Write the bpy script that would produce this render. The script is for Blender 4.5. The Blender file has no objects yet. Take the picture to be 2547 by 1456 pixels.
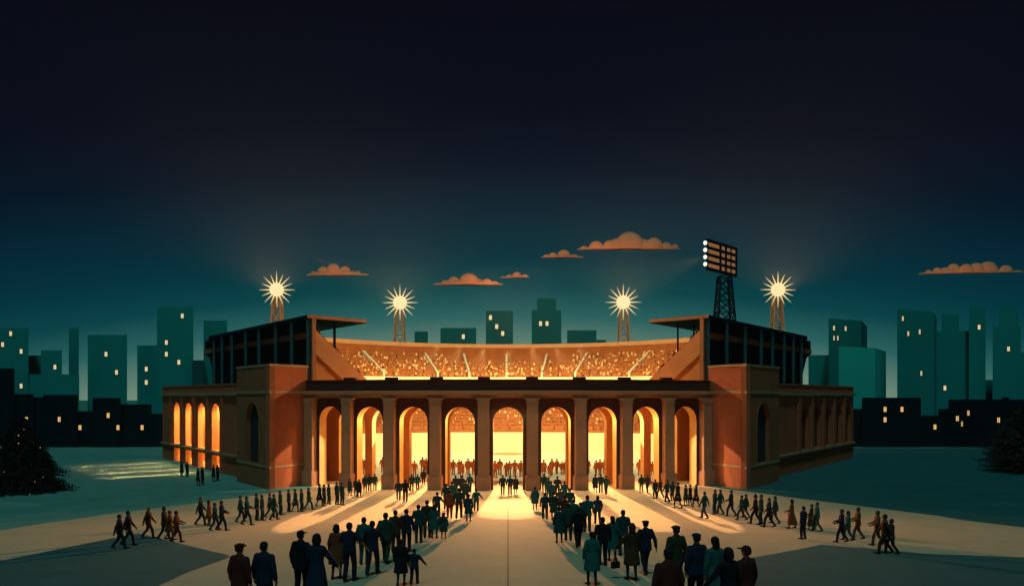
import bpy, bmesh, math, random
from math import sin, cos, pi, radians, sqrt, atan2
from mathutils import Vector, Matrix
R = random.Random(7)
sc = bpy.context.scene
COL = sc.collection
F, CX, HY, EYE = 1800.0, 1263.0, 986.0, 8.55      # focal length, principal column and horizon row in plate pixels; eye height in metres

# ------------------------------------------------------------------ helpers
def lin(r, g, b):
    f = lambda c: c / 12.92 if c <= .04045 else ((c + .055) / 1.055) ** 2.4
    return (f(r / 255), f(g / 255), f(b / 255), 1)

def P(x, y, d):
    return Vector(((x - CX) * d / F, d, EYE - (y - HY) * d / F))

def gz(x, y):
    """height of the ground: level round the stadium, a crowned forecourt that rises towards the viewer"""
    yy = max(y, 2.0)
    zp = 5.03 - .0772 * yy
    z = .5 * (zp + sqrt(zp * zp + .12))
    f = min(1.0, max(0.0, (65 - yy) / 20))
    z -= .7 * f * (1 - math.exp(-(x / 6.5) ** 2)) * min(1, max(0, zp + .2) / .6 if zp > -.2 else 0)
    return z

def ghit(x, y, lift=0.0):
    """the point where the sight line through plate pixel x, y comes down to `lift` above the ground"""
    t0 = 4.0
    f = lambda d: EYE - (y - HY) * d / F - gz((x - CX) * d / F, d) - lift
    d = t0
    while d < 400:
        if f(d) < 0:
            lo, hi = d - .25, d
            for _ in range(30):
                m = (lo + hi) / 2
                if f(m) < 0: hi = m
                else: lo = m
            d = hi
            break
        d += .25
    X = (x - CX) * d / F
    return Vector((X, d, gz(X, d)))

def tag(o, label=None, cat=None, group=None, kind=None):
    if label: o['label'] = label
    if cat: o['category'] = cat
    if group: o['group'] = group
    if kind: o['kind'] = kind
    return o

def link(name, me, m=None, parent=None, loc=None):
    o = bpy.data.objects.new(name, me)
    COL.objects.link(o)
    if m is not None and me is not None and len(me.materials) == 0:
        me.materials.append(m)
    if parent is not None: o.parent = parent
    if loc is not None: o.location = loc
    return o

def empty(name, loc=(0, 0, 0)):
    o = bpy.data.objects.new(name, None)
    o.empty_display_size = .5
    COL.objects.link(o)
    o.location = loc
    return o

class MB:
    """collects faces (with uv in metres) for ONE mesh object"""
    def __init__(s): s.v, s.f, s.uv, s.mi = [], [], [], []
    def face(s, pts, uv=None, mi=0):
        i = len(s.v)
        s.v += [tuple(p) for p in pts]
        s.f.append(tuple(range(i, i + len(pts))))
        s.uv.append(uv or [(p[0] + p[1], p[2]) for p in pts]); s.mi.append(mi)
    def hexa(s, a, b, mi=0):
        """a, b: two matching loops (quads or n-gons); closed prism between them"""
        n = len(a)
        s.face(list(reversed(a)), mi=mi); s.face(b, mi=mi)
        for i in range(n):
            j = (i + 1) % n
            s.face([a[i], a[j], b[j], b[i]], mi=mi)
    def box(s, x0, x1, y0, y1, z0, z1, mi=0):
        s.hexa([(x0, y0, z0), (x1, y0, z0), (x1, y1, z0), (x0, y1, z0)], [(x0, y0, z1), (x1, y0, z1), (x1, y1, z1), (x0, y1, z1)], mi)
    def prism(s, plan, z0, z1, mi=0):
        s.hexa([(p[0], p[1], z0) for p in plan], [(p[0], p[1], z1) for p in plan], mi)
    def bar(s, p, q, r, r2=None, n=4, mi=0):
        p, q = Vector(p), Vector(q)
        r2 = r if r2 is None else r2
        d = (q - p).normalized()
        up = Vector((0, 0, 1)) if abs(d.z) < .9 else Vector((0, 1, 0))
        a = d.cross(up).normalized(); b = a.cross(d)
        k = sqrt(2) if n == 4 else 1
        ring = lambda c, rr: [c + (a * cos(2 * pi * (i + .5) / n) + b * sin(2 * pi * (i + .5) / n)) * rr * k for i in range(n)]
        s.hexa(ring(p, r), ring(q, r2), mi)
    def sphere(s, c, rx, ry=None, rz=None, nu=10, nv=7, mi=0):
        ry = rx if ry is None else ry; rz = rx if rz is None else rz
        g = [[(c[0] + rx * sin(pi * j / nv) * cos(2 * pi * i / nu), c[1] + ry * sin(pi * j / nv) * sin(2 * pi * i / nu), c[2] - rz * cos(pi * j / nv)) for i in range(nu)] for j in range(nv + 1)]
        for j in range(nv):
            for i in range(nu):
                k = (i + 1) % nu
                q = [g[j][i], g[j][k], g[j + 1][k], g[j + 1][i]]
                if j == 0: q = [g[0][0], g[1][k], g[1][i]]
                if j == nv - 1: q = [g[j][i], g[j][k], g[nv][0]]
                s.face(q, mi=mi)
    def build(s, name, mats, parent=None, loc=None, smooth=False, weld=True):
        me = bpy.data.meshes.new(name)
        me.from_pydata(s.v, [], s.f)
        ul = me.uv_layers.new(name='UVMap')
        k = 0
        for u in s.uv:
            for c in u:
                ul.data[k].uv = c; k += 1
        for m in (mats if isinstance(mats, (list, tuple)) else [mats]): me.materials.append(m)
        me.polygons.foreach_set('material_index', s.mi)
        bm = bmesh.new(); bm.from_mesh(me)
        if weld: bmesh.ops.remove_doubles(bm, verts=bm.verts, dist=1e-4)
        bmesh.ops.recalc_face_normals(bm, faces=bm.faces)
        bm.to_mesh(me); bm.free()
        if smooth: me.polygons.foreach_set('use_smooth', [True] * len(me.polygons))
        o = bpy.data.objects.new(name, me); COL.objects.link(o)
        if parent is not None: o.parent = parent
        if loc is not None: o.location = loc
        return o

# ------------------------------------------------------------------ materials
def mat(name, col, rough=.8, var=.12, scale=1.5, bump=0.0, spec=.15, brick=False, emit=None, es=1.0, metal=0.0, objcol=False, tint=None):
    m = bpy.data.materials.new(name); m.use_nodes = True
    nt = m.node_tree; N = nt.nodes; L = nt.links
    b = N['Principled BSDF']
    b.inputs['Roughness'].default_value = rough
    b.inputs['Metallic'].default_value = metal
    b.inputs['Specular IOR Level'].default_value = spec
    c = tuple(col[:3]) + (1,)
    b.inputs['Base Color'].default_value = c
    if emit is not None:
        b.inputs['Emission Color'].default_value = tuple(emit[:3]) + (1,)
        b.inputs['Emission Strength'].default_value = es
        b.inputs['Base Color'].default_value = (0, 0, 0, 1); b.inputs['Specular IOR Level'].default_value = 0
        return m
    tc = N.new('ShaderNodeTexCoord')
    nz = N.new('ShaderNodeTexNoise'); nz.inputs['Scale'].default_value = scale; nz.inputs['Detail'].default_value = 6; nz.inputs['Roughness'].default_value = .65
    L.new(tc.outputs['Object'], nz.inputs['Vector'])
    mr = N.new('ShaderNodeMapRange'); mr.inputs['From Min'].default_value = .3; mr.inputs['From Max'].default_value = .7
    mr.inputs['To Min'].default_value = 1 - var; mr.inputs['To Max'].default_value = 1 + var
    L.new(nz.outputs['Fac'], mr.inputs['Value'])
    mx = N.new('ShaderNodeMix'); mx.data_type = 'RGBA'; mx.blend_type = 'MULTIPLY'; mx.inputs['Factor'].default_value = 1
    L.new(mr.outputs['Result'], mx.inputs['B'])
    if objcol:
        oi = N.new('ShaderNodeObjectInfo'); L.new(oi.outputs['Color'], mx.inputs['A'])
    elif brick:
        bt = N.new('ShaderNodeTexBrick')
        L.new(tc.outputs['UV'], bt.inputs['Vector'])
        bt.inputs['Scale'].default_value = 1.0
        bt.inputs['Brick Width'].default_value = .62; bt.inputs['Row Height'].default_value = .21
        bt.inputs['Mortar Size'].default_value = .014; bt.inputs['Mortar Smooth'].default_value = .3
        bt.inputs['Color1'].default_value = tuple(x * 1.06 for x in col[:3]) + (1,)
        bt.inputs['Color2'].default_value = tuple(x * .93 for x in col[:3]) + (1,)
        bt.inputs['Mortar'].default_value = tuple(x * .86 for x in col[:3]) + (1,)
        L.new(bt.outputs['Color'], mx.inputs['A'])
    else:
        mx.inputs['A'].default_value = c
    L.new(mx.outputs['Result'], b.inputs['Base Color'])
    if bump:
        n2 = N.new('ShaderNodeTexNoise'); n2.inputs['Scale'].default_value = scale * 14; n2.inputs['Detail'].default_value = 3
        L.new(tc.outputs['Object'], n2.inputs['Vector'])
        bp = N.new('ShaderNodeBump'); bp.inputs['Strength'].default_value = bump; bp.inputs['Distance'].default_value = .03
        L.new(n2.outputs['Fac'], bp.inputs['Height']); L.new(bp.outputs['Normal'], b.inputs['Normal'])
    return m

M = dict(
    lawn=mat('lawn', (.09, .25, .225), .95, .16, .35, .6),
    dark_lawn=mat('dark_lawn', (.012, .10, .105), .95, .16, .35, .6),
    painted_shade=mat('painted_shade', (.02, .10, .11), .9, .14, .5, .5),
    paving=mat('paving', (.50, .36, .24), .85, .07, .6, .35),
    joint=mat('joint', (.24, .2, .15), .9, .1, 1),
    field=mat('field', (.88, .78, .50), .9, .08, .3),
    clay=mat('clay', (.62, .36, .13), .9, .08, .5),
    brick=mat('brick', (.44, .125, .058), .85, .12, .5, .1, brick=True),
    wing_brick=mat('wing_brick', (.64, .125, .058), .85, .12, .5, .1, brick=True),
    shaded_brick=mat('shaded_brick', (.20, .045, .02), .85, .16, .5, .15, brick=True),
    maroon=mat('maroon_plaster', (.075, .028, .022), .85, .14, .6, .1),
    stone=mat('stone', (.42, .21, .12), .8, .12, .9, .15),
    band=mat('band_stone', (.40, .25, .14), .8, .1, .9),
    hall=mat('hall_plaster', (.78, .50, .20), .85, .07, .8),
    rust=mat('rust_plaster', (.50, .20, .07), .85, .1, .8),
    cream=mat('cream_paint', (.88, .80, .52), .7, .04, .5),
    tier=mat('tier_concrete', (.36, .13, .045), .9, .14, .7),
    rim=mat('rim_stone', (.60, .34, .16), .8, .1, .6),
    steel=mat('navy_steel', (.008, .024, .040), 1, .15, .8, spec=0),
    deep=mat('navy_boards', (.004, .016, .028), 1, .2, .8, spec=0),
    post=mat('teal_steel', (.035, .10, .125), .55, .1, 1),
    copper=mat('copper_fascia', (.36, .15, .07), .7, .12, .9),
    blind=mat('blind_panel', (.022, .042, .05), .9, .15, .8, spec=0),
     beam=mat('beam_plaster', (.50, .22, .09), .85, .1, .8),
    mast=mat('mast_metal', (.42, .24, .12), .55, .1, 1),
    star=mat('lamp_glass', (.9, .8, .5), emit=(1.0, .82, .42), es=1.0),
    ray=mat('lamp_spike', (.9, .8, .5), emit=(1.0, .76, .34), es=.95),  # lens glare round the mast lamps, built as glowing spikes
    bulb=mat('white_bulb', (.9, .9, .8), emit=(1.0, .93, .72), es=1.3),
    housing=mat('lamp_housing', (.45, .22, .1), emit=(.30, .13, .05), es=.75),
    cloth=mat('cloth', (.1, .1, .1), .9, .12, 6, objcol=True),
    skin=mat('skin', (.30, .16, .10), .6, .06, 8),
    hair=mat('hair', (.012, .010, .010), .7, .2, 12),
    stocking=mat('stocking', (.03, .035, .045), .8, .1, 9),
    shoe=mat('shoe_leather', (.012, .012, .014), .5, .1, 9),
    pale=mat('pale_clothes', (.85, .58, .24), .8, .05, 3),
    rustcloth=mat('rust_clothes', (.42, .155, .05), .9, .15, 2),
    needle=mat('needles', (.008, .020, .020), .9, .4, 2),
    needle_brown=mat('brown_needles', (.05, .040, .032), .9, .4, 2),
    bark=mat('bark', (.03, .02, .015), .9, .3, 3),
    fairy=mat('fairy_bulb', (.8, .5, .3), emit=(.75, .40, .18), es=.8),
    cloud=mat('cloud', (.55, .27, .16), .95, .05, .02),
    frame=mat('window_frame', (.05, .03, .02), .7, .1, 2),
    win=mat('window_glow', (.9, .7, .4), emit=(1.0, .76, .40), es=1.0),
    win_amber=mat('amber_window_glow', (.9, .6, .3), emit=(1.0, .58, .18), es=1.0),
)
TEAL = [mat('teal_facade', (.004, .27, .275), .85, .08, .05, spec=0), mat('pale_teal_facade', (.02, .54, .48), .85, .08, .05, spec=0), mat('navy_facade', (.006, .09, .11), .85, .1, .05, spec=0)]
DARK = mat('black_facade', (.001, .014, .022), .9, .25, .08, spec=0)

# ------------------------------------------------------------------ camera and render settings
cam = bpy.data.objects.new('camera', bpy.data.cameras.new('camera'))
COL.objects.link(cam)
cam.location = (0, 0, EYE); cam.rotation_euler = (pi / 2, 0, 0)
cam.data.sensor_width = 36; cam.data.lens = F / 2546 * 36
cam.data.shift_x = (1273 - CX) / 2546; cam.data.shift_y = (HY - 728) / 2546
cam.data.clip_start = .1; cam.data.clip_end = 6000
sc.camera = cam
sc.view_settings.view_transform = 'Standard'; sc.view_settings.look = 'None'
sc.view_settings.exposure = 0; sc.view_settings.gamma = 1
sc.render.engine = 'CYCLES'
sc.cycles.use_denoising = True
sc.cycles.max_bounces = 6; sc.cycles.diffuse_bounces = 4; sc.cycles.sample_clamp_indirect = 6
sc.cycles.use_light_tree = True

# ------------------------------------------------------------------ sky: night above, the city's teal glow towards the horizon
w = bpy.data.worlds.new('World'); sc.world = w; w.use_nodes = True
nt = w.node_tree; N = nt.nodes; L = nt.links
bg = N['Background']
tc = N.new('ShaderNodeTexCoord'); sx = N.new('ShaderNodeSeparateXYZ'); L.new(tc.outputs['Generated'], sx.inputs[0])
def math_node(op, a, b=None):
    n = N.new('ShaderNodeMath'); n.operation = op
    for i, v in enumerate((a, b)):
        if v is None: continue
        if isinstance(v, (int, float)): n.inputs[i].default_value = v
        else: L.new(v, n.inputs[i])
    return n.outputs[0]
hx = math_node('MULTIPLY', sx.outputs['X'], sx.outputs['X']); hy = math_node('MULTIPLY', sx.outputs['Y'], sx.outputs['Y'])
rr = math_node('SQRT', math_node('ADD', hx, hy))
elev = math_node('DIVIDE', sx.outputs['Z'], rr)
side = math_node('DIVIDE', hx, math_node('MULTIPLY', rr, rr))
e2 = math_node('ADD', elev, math_node('MULTIPLY', side, .26))
ramp = N.new('ShaderNodeValToRGB'); L.new(math_node('MULTIPLY', e2, 1 / .62), ramp.inputs[0])
stops = [(0.0, (150, 168, 138)), (.07, (124, 147, 124)), (.125, (92, 126, 113)), (.18, (42, 98, 95)), (.245, (8, 68, 73)), (.31, (2, 51, 61)), (.40, (4, 37, 51)), (.50, (4, 20, 36)), (.62, (6, 11, 26)), (1.0, (9, 7, 18))]
els = ramp.color_ramp.elements
while len(els) < len(stops): els.new(.5)
for e, (p, c) in zip(els, stops): e.position = p; e.color = lin(*c)
L.new(ramp.outputs[0], bg.inputs['Color']); bg.inputs['Strength'].default_value = 1.0

def lamp(name, kind, loc, target, power, color, **kw):
    d = bpy.data.lights.new(name, kind)
    d.energy = power; d.color = color
    for k, v in kw.items(): setattr(d, k, v)
    o = bpy.data.objects.new(name, d); COL.objects.link(o)
    o.location = loc
    if target is not None:
        o.rotation_euler = (Vector(target) - Vector(loc)).to_track_quat('-Z', 'Y').to_euler()
    return o
moon = lamp('moon', 'SUN', (0, 0, 60), (3, 22, 60 - 54), .72, (.33, 1.0, .97), angle=radians(6))
# ------------------------------------------------------------------ ground
def axis(pts):
    out = []
    for a, b, st in pts:
        n = max(1, round((b - a) / st))
        out += [a + (b - a) * i / n for i in range(n)]
    return out + [pts[-1][1]]
def grid_mesh(name, xs, ys, zf, m, kind='structure'):
    me = bpy.data.meshes.new(name)
    vs = [(x, y, zf(x, y)) for y in ys for x in xs]
    nx = len(xs)
    fs = [(j * nx + i, j * nx + i + 1, (j + 1) * nx + i + 1, (j + 1) * nx + i) for j in range(len(ys) - 1) for i in range(nx - 1)]
    me.from_pydata(vs, [], fs); me.materials.append(m)
    me.polygons.foreach_set('use_smooth', [True] * len(fs))
    o = bpy.data.objects.new(name, me); COL.objects.link(o)
    o['kind'] = kind
    return o
grid_mesh('ground', axis([(-1500, -100, 200), (-100, -40, 6), (-40, 40, 1), (40, 100, 6), (100, 1500, 200)]),
          axis([(-60, 0, 10), (0, 80, 1), (80, 200, 20), (200, 1800, 200)]), lambda x, y: gz(x, y) - .02, M['lawn'])

def interp(tab, y):
    tab = sorted(tab)
    if y <= tab[0][0]: return tab[0][1]
    for (a, b), (c, d) in zip(tab, tab[1:]):
        if y <= c: return b + (d - b) * (y - a) / (c - a)
    return tab[-1][1]
def sheet(name, left, right, y0, y1, lift, m, rows=60, cols=40):
    """a strip of paving or grass laid on the ground; left, right: tables (Y, X)"""
    me = bpy.data.meshes.new(name)
    vs, fs = [], []
    for j in range(rows + 1):
        y = y0 + (y1 - y0) * j / rows
        a, b = interp(left, y), interp(right, y)
        for i in range(cols + 1):
            x = a + (b - a) * i / cols
            vs.append((x, y, gz(x, y) + lift))
    for j in range(rows):
        for i in range(cols):
            k = j * (cols + 1) + i
            fs.append((k, k + 1, k + cols + 2, k + cols + 1))
    me.from_pydata(vs, [], fs); me.materials.append(m)
    me.polygons.foreach_set('use_smooth', [True] * len(fs))
    o = bpy.data.objects.new(name, me); COL.objects.link(o); o['kind'] = 'structure'
    return o
def gp(x, y):
    p = ghit(x, y); return (p.y, p.x)
pl = [gp(x, y) for x, y in ((770, 1212), (640, 1229), (470, 1252), (275, 1276), (120, 1298), (0, 1318))]
pr = [gp(x, y) for x, y in ((1752, 1208), (1900, 1226), (2100, 1252), (2330, 1281), (2546, 1310))]
pl = [(3.0, -26.0)] + pl; pr = [(3.0, 27.0)] + pr
ymax = min(max(pl)[0], max(pr)[0])
sheet('forecourt_paving', pl, pr, 3.0, ymax, .0, M['paving'], 110, 90)
sheet('paving_threshold', [(ymax, interp(pl, ymax)), (80, -19.2)], [(ymax, interp(pr, ymax)), (80, 19.2)], ymax, 73.5, .0, M['paving'], 20, 50)
# central paving joint
sheet('paving_joint', [(3, -.03), (60, -.03)], [(3, .03), (60, .03)], 6, 58, .006, M['joint'], 90, 2)
# shade on the forecourt, painted as dark ground sheets lower left and right
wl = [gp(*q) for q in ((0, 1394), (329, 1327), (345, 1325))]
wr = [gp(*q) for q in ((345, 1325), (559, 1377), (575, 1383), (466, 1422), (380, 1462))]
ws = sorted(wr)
sheet('shade_wedge', [(3, -14.5)] + [(min(wl)[0], -26)] + wl, [(3, ws[0][1] - 1.6)] + wr, 8, max(wl)[0], .012, M['painted_shade'], 60, 30)
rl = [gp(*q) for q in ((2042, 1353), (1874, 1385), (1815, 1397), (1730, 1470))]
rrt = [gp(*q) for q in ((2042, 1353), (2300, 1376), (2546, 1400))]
sheet('shade_verge', rl, [(3, 26), (min(rrt)[0], 26)] + rrt, min(rl)[0] - 6, max(rl)[0], .012, M['painted_shade'], 60, 30)
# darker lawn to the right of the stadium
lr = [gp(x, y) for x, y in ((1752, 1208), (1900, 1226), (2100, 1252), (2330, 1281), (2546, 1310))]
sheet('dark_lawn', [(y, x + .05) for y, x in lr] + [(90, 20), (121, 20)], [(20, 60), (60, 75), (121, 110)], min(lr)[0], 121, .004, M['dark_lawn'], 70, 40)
# ------------------------------------------------------------------ stadium
stadium = empty('stadium', (0, 95, 0))
tag(stadium, 'brick ballpark with a glowing arcade of nine arches and roofed grandstands', 'stadium')
def to_stadium(o):
    o.parent = stadium; o.matrix_parent_inverse = Matrix.Translation((0, -95, 0)); return o

class Frame:
    """local wall frame: s along, d inward from the face, z up"""
    def __init__(s, p, q):
        s.p = Vector((p[0], p[1], 0)); e = Vector((q[0] - p[0], q[1] - p[1], 0)); s.w = e.length; s.e = e.normalized()
        s.n = Vector((-s.e.y, s.e.x, 0))          # inward (left of p->q)
    def __call__(s, a, z, d=0.0):
        v = s.p + s.e * a + s.n * d
        return (v.x, v.y, z)

def arch_pts(cx, hw, spring, n=14):
    return [(cx - hw * cos(pi * i / n), spring + hw * sin(pi * i / n)) for i in range(n + 1)]

def wall(mb, fr, s0, s1, z0, z1, t, openings, jamb_mi=0, shrink0=0.0, shrink1=0.0, back=True, mi=0, top=True):
    """openings: list of (cx, hw, [(zb, zt, arched)...]); zt of an arched one is its crown"""
    def q(pts, d, flip):
        pp = [fr(a, z, d) for a, z in pts]
        uv = [(a, z) for a, z in pts]
        if flip: pp.reverse(); uv.reverse()
        mb.face(pp, uv, mi)
    ops = sorted(openings, key=lambda o: o[0])
    for d, flip in ((0, False), (t, True)):
        if d and not back: continue
        a0 = s0 + (shrink0 if d else 0); a1 = s1 - (shrink1 if d else 0)
        cur = a0
        for cx, hw, hs in ops:
            q([(cur, z0), (cx - hw, z0), (cx - hw, z1), (cur, z1)], d, flip)
            zc = z0
            for zb, zt, arched in hs:
                if zb > zc + 1e-6: q([(cx - hw, zc), (cx + hw, zc), (cx + hw, zb), (cx - hw, zb)], d, flip)
                if arched:
                    pts = arch_pts(cx, hw, zt - hw)
                    nxt = z1
                    for i in hs:
                        if i[0] > zb + .1: nxt = min(nxt, i[0])
                    for (x0, y0), (x1, y1) in zip(pts, pts[1:]): q([(x0, y0), (x1, y1), (x1, nxt), (x0, nxt)], d, flip)
                    zc = nxt
                else: zc = zt
            if zc < z1 - 1e-6: q([(cx - hw, zc), (cx + hw, zc), (cx + hw, z1), (cx - hw, z1)], d, flip)
            cur = cx + hw
        q([(cur, z0), (a1, z0), (a1, z1), (cur, z1)], d, flip)
    for cx, hw, hs in ops:
        for zb, zt, arched in hs:
            if arched: loop = [(cx - hw, zb)] + arch_pts(cx, hw, zt - hw) + [(cx + hw, zb)]
            else: loop = [(cx - hw, zb), (cx - hw, zt), (cx + hw, zt), (cx + hw, zb)]
            for (x0, y0), (x1, y1) in zip(loop, loop[1:]):
                mb.face([fr(x0, y0), fr(x0, y0, t), fr(x1, y1, t), fr(x1, y1)], mi=jamb_mi)
            if zb > z0 + 1e-6: mb.face([fr(cx - hw, zb), fr(cx + hw, zb), fr(cx + hw, zb, t), fr(cx - hw, zb, t)], mi=jamb_mi)
    if top: mb.face([fr(s0, z1), fr(s1, z1), fr(s1 - shrink1, z1, t), fr(s0 + shrink0, z1, t)])
    mb.face([fr(s0, z0), fr(s0, z1), fr(s0 + shrink0, z1, t), fr(s0 + shrink0, z0, t)]); mb.face([fr(s1, z0), fr(s1, z1), fr(s1 - shrink1, z1, t), fr(s1 - shrink1, z0, t)])

RC, RF, YC = 6.0, 41.6, 106.8          # bay angle, face radius, centre of the curved front
def arc(r, deg): return (r * sin(radians(deg)), YC - r * cos(radians(deg)))
def sweep(degs, profile):
    """closed profile [(radius, z)...] swept along the curved front"""
    mb = MB(); n = len(profile)
    loops = [[(arc(r, a)[0], arc(r, a)[1], z) for r, z in profile] for a in degs]
    for A, B in zip(loops, loops[1:]):
        for i in range(n):
            j = (i + 1) % n
            mb.face([A[i], A[j], B[j], B[i]])
    mb.face(loops[0]); mb.face(list(reversed(loops[-1])))
    return mb
CORN = [-30, -27, -21, -15, -9, -3, 3, 9, 15, 21, 27, 30]

# front arcade: one panel of wall per bay, each with its arch
for k in range(-4, 5):
    a0, a1 = (k - .5) * RC, (k + .5) * RC
    if k == -4: a0 = -30
    if k == 4: a1 = 30
    fr = Frame(arc(RF, a0), arc(RF, a1))
    c = fr.w / 2 if abs(k) < 4 else (fr.w - 2.177 if k == -4 else 2.177)
    sh = 1.0 * math.tan(radians((a1 - a0) / 2))
    mb = MB()
    wall(mb, fr, 0, fr.w, -.4, 8.45, 1.0, [(c, 1.34, [(-.4 + .001, 7.64, True)])], jamb_mi=1, shrink0=sh, shrink1=sh, top=False)
    to_stadium(mb.build('arcade_bay', [M['maroon'], M['hall']]))
    # stone rim round the arch
# rear arcade of the concourse
RR = 37.5
for k in range(-5, 6):
    a0, a1 = (k - .5) * 6.2, (k + .5) * 6.2
    fr = Frame(arc(RR, a0), arc(RR, a1))
    sh = .7 * math.tan(radians(3.1))
    mb = MB()
    ops = [(fr.w / 2, 1.62, [(-.399, 7.55, True)])] if abs(k) < 5 else [(fr.w / 2 + (-.35 if k > 0 else .35), .8, [(-.399, 2.3, False)])]
    wall(mb, fr, 0, fr.w, -.4, 8.6, .7, ops, jamb_mi=1, shrink0=sh, shrink1=sh, top=False)
    rb = to_stadium(mb.build('concourse_wall', [M['rust'], M['hall']]))
    if abs(k) == 5:
        c = ops[0][0]; d = MB()
        d.hexa([fr(c - .8, -.2, .12), fr(c + .8, -.2, .12), fr(c + .8, -.2, .2), fr(c - .8, -.2, .2)], [fr(c - .8, 2.3, .12), fr(c + .8, 2.3, .12), fr(c + .8, 2.3, .2), fr(c - .8, 2.3, .2)])
        to_stadium(d.build('door', M['copper']))
D2 = [-33 + i * 3 for i in range(23)]
to_stadium(sweep(D2, [(40.55, 8.6), (40.55, 8.85), (36.9, 8.85), (36.9, 8.6)]).build('concourse_ceiling', M['hall']))
to_stadium(sweep(D2, [(41.3, -.1), (41.3, .02), (36.0, .02), (36.0, -.1)]).build('concourse_floor', M['paving']))
# entablature and parapet
to_stadium(sweep(CORN, [(41.9, 8.45), (41.9, 8.72), (42.0, 8.72), (42.0, 8.80), (42.25, 8.80), (42.25, 9.13), (40.7, 9.13), (40.7, 8.45)]).build('cornice', M['stone']))
to_stadium(sweep(CORN, [(41.75, 9.13), (41.75, 10.05), (41.85, 10.05), (41.85, 10.14), (41.0, 10.14), (41.0, 9.13)]).build('parapet', M['maroon']))
def radial_box(name, deg, r0, r1, hw, z0, z1, m, mb=None):
    c, s = cos(radians(deg)), sin(radians(deg))
    f = lambda t, r: (r * s + t * c, YC - r * c + t * s)
    own = mb is None
    mb = mb or MB()
    mb.prism([f(-hw, r1), f(hw, r1), f(hw, r0), f(-hw, r0)], z0, z1)
    if own: return to_stadium(mb.build(name, m))
for i in range(10):
    a = (i - 4.5) * RC
    mb = MB(); radial_box('', a, 41.3, 42.15, .5, 1.5, 7.95, None, mb)
    col = to_stadium(mb.build('column', M['stone']))
    mb = MB(); radial_box('', a, 41.3, 42.35, .64, -.4, 1.38, None, mb); radial_box('', a, 41.3, 42.3, .59, 1.38, 1.5, None, mb)
    o = mb.build('pedestal', M['stone']); o.parent = col
    mb = MB(); radial_box('', a, 41.3, 42.22, .57, 7.95, 8.06, None, mb)
    c, s = cos(radians(a)), sin(radians(a)); f = lambda t, r, z: (r * s + t * c, YC - r * c + t * s, z)
    prof = [(.5, 8.06), (.51, 8.16), (.56, 8.28), (.66, 8.38), (.82, 8.45)]
    for (h0, z0), (h1, z1) in zip(prof, prof[1:]):
        mb.hexa([f(-h0, 42.17, z0), f(h0, 42.17, z0), f(h0, 41.3, z0), f(-h0, 41.3, z0)], [f(-h1, 42.17, z1), f(h1, 42.17, z1), f(h1, 41.3, z1), f(-h1, 41.3, z1)])
    o = mb.build('capital', M['stone'], weld=False); o.parent = col
    if 0 < i < 9:
        radial_box('parapet_block', a, 41.2, 41.7, .56 if i not in (4, 5) else .54, 10.14, 10.36, M['maroon'])

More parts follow.
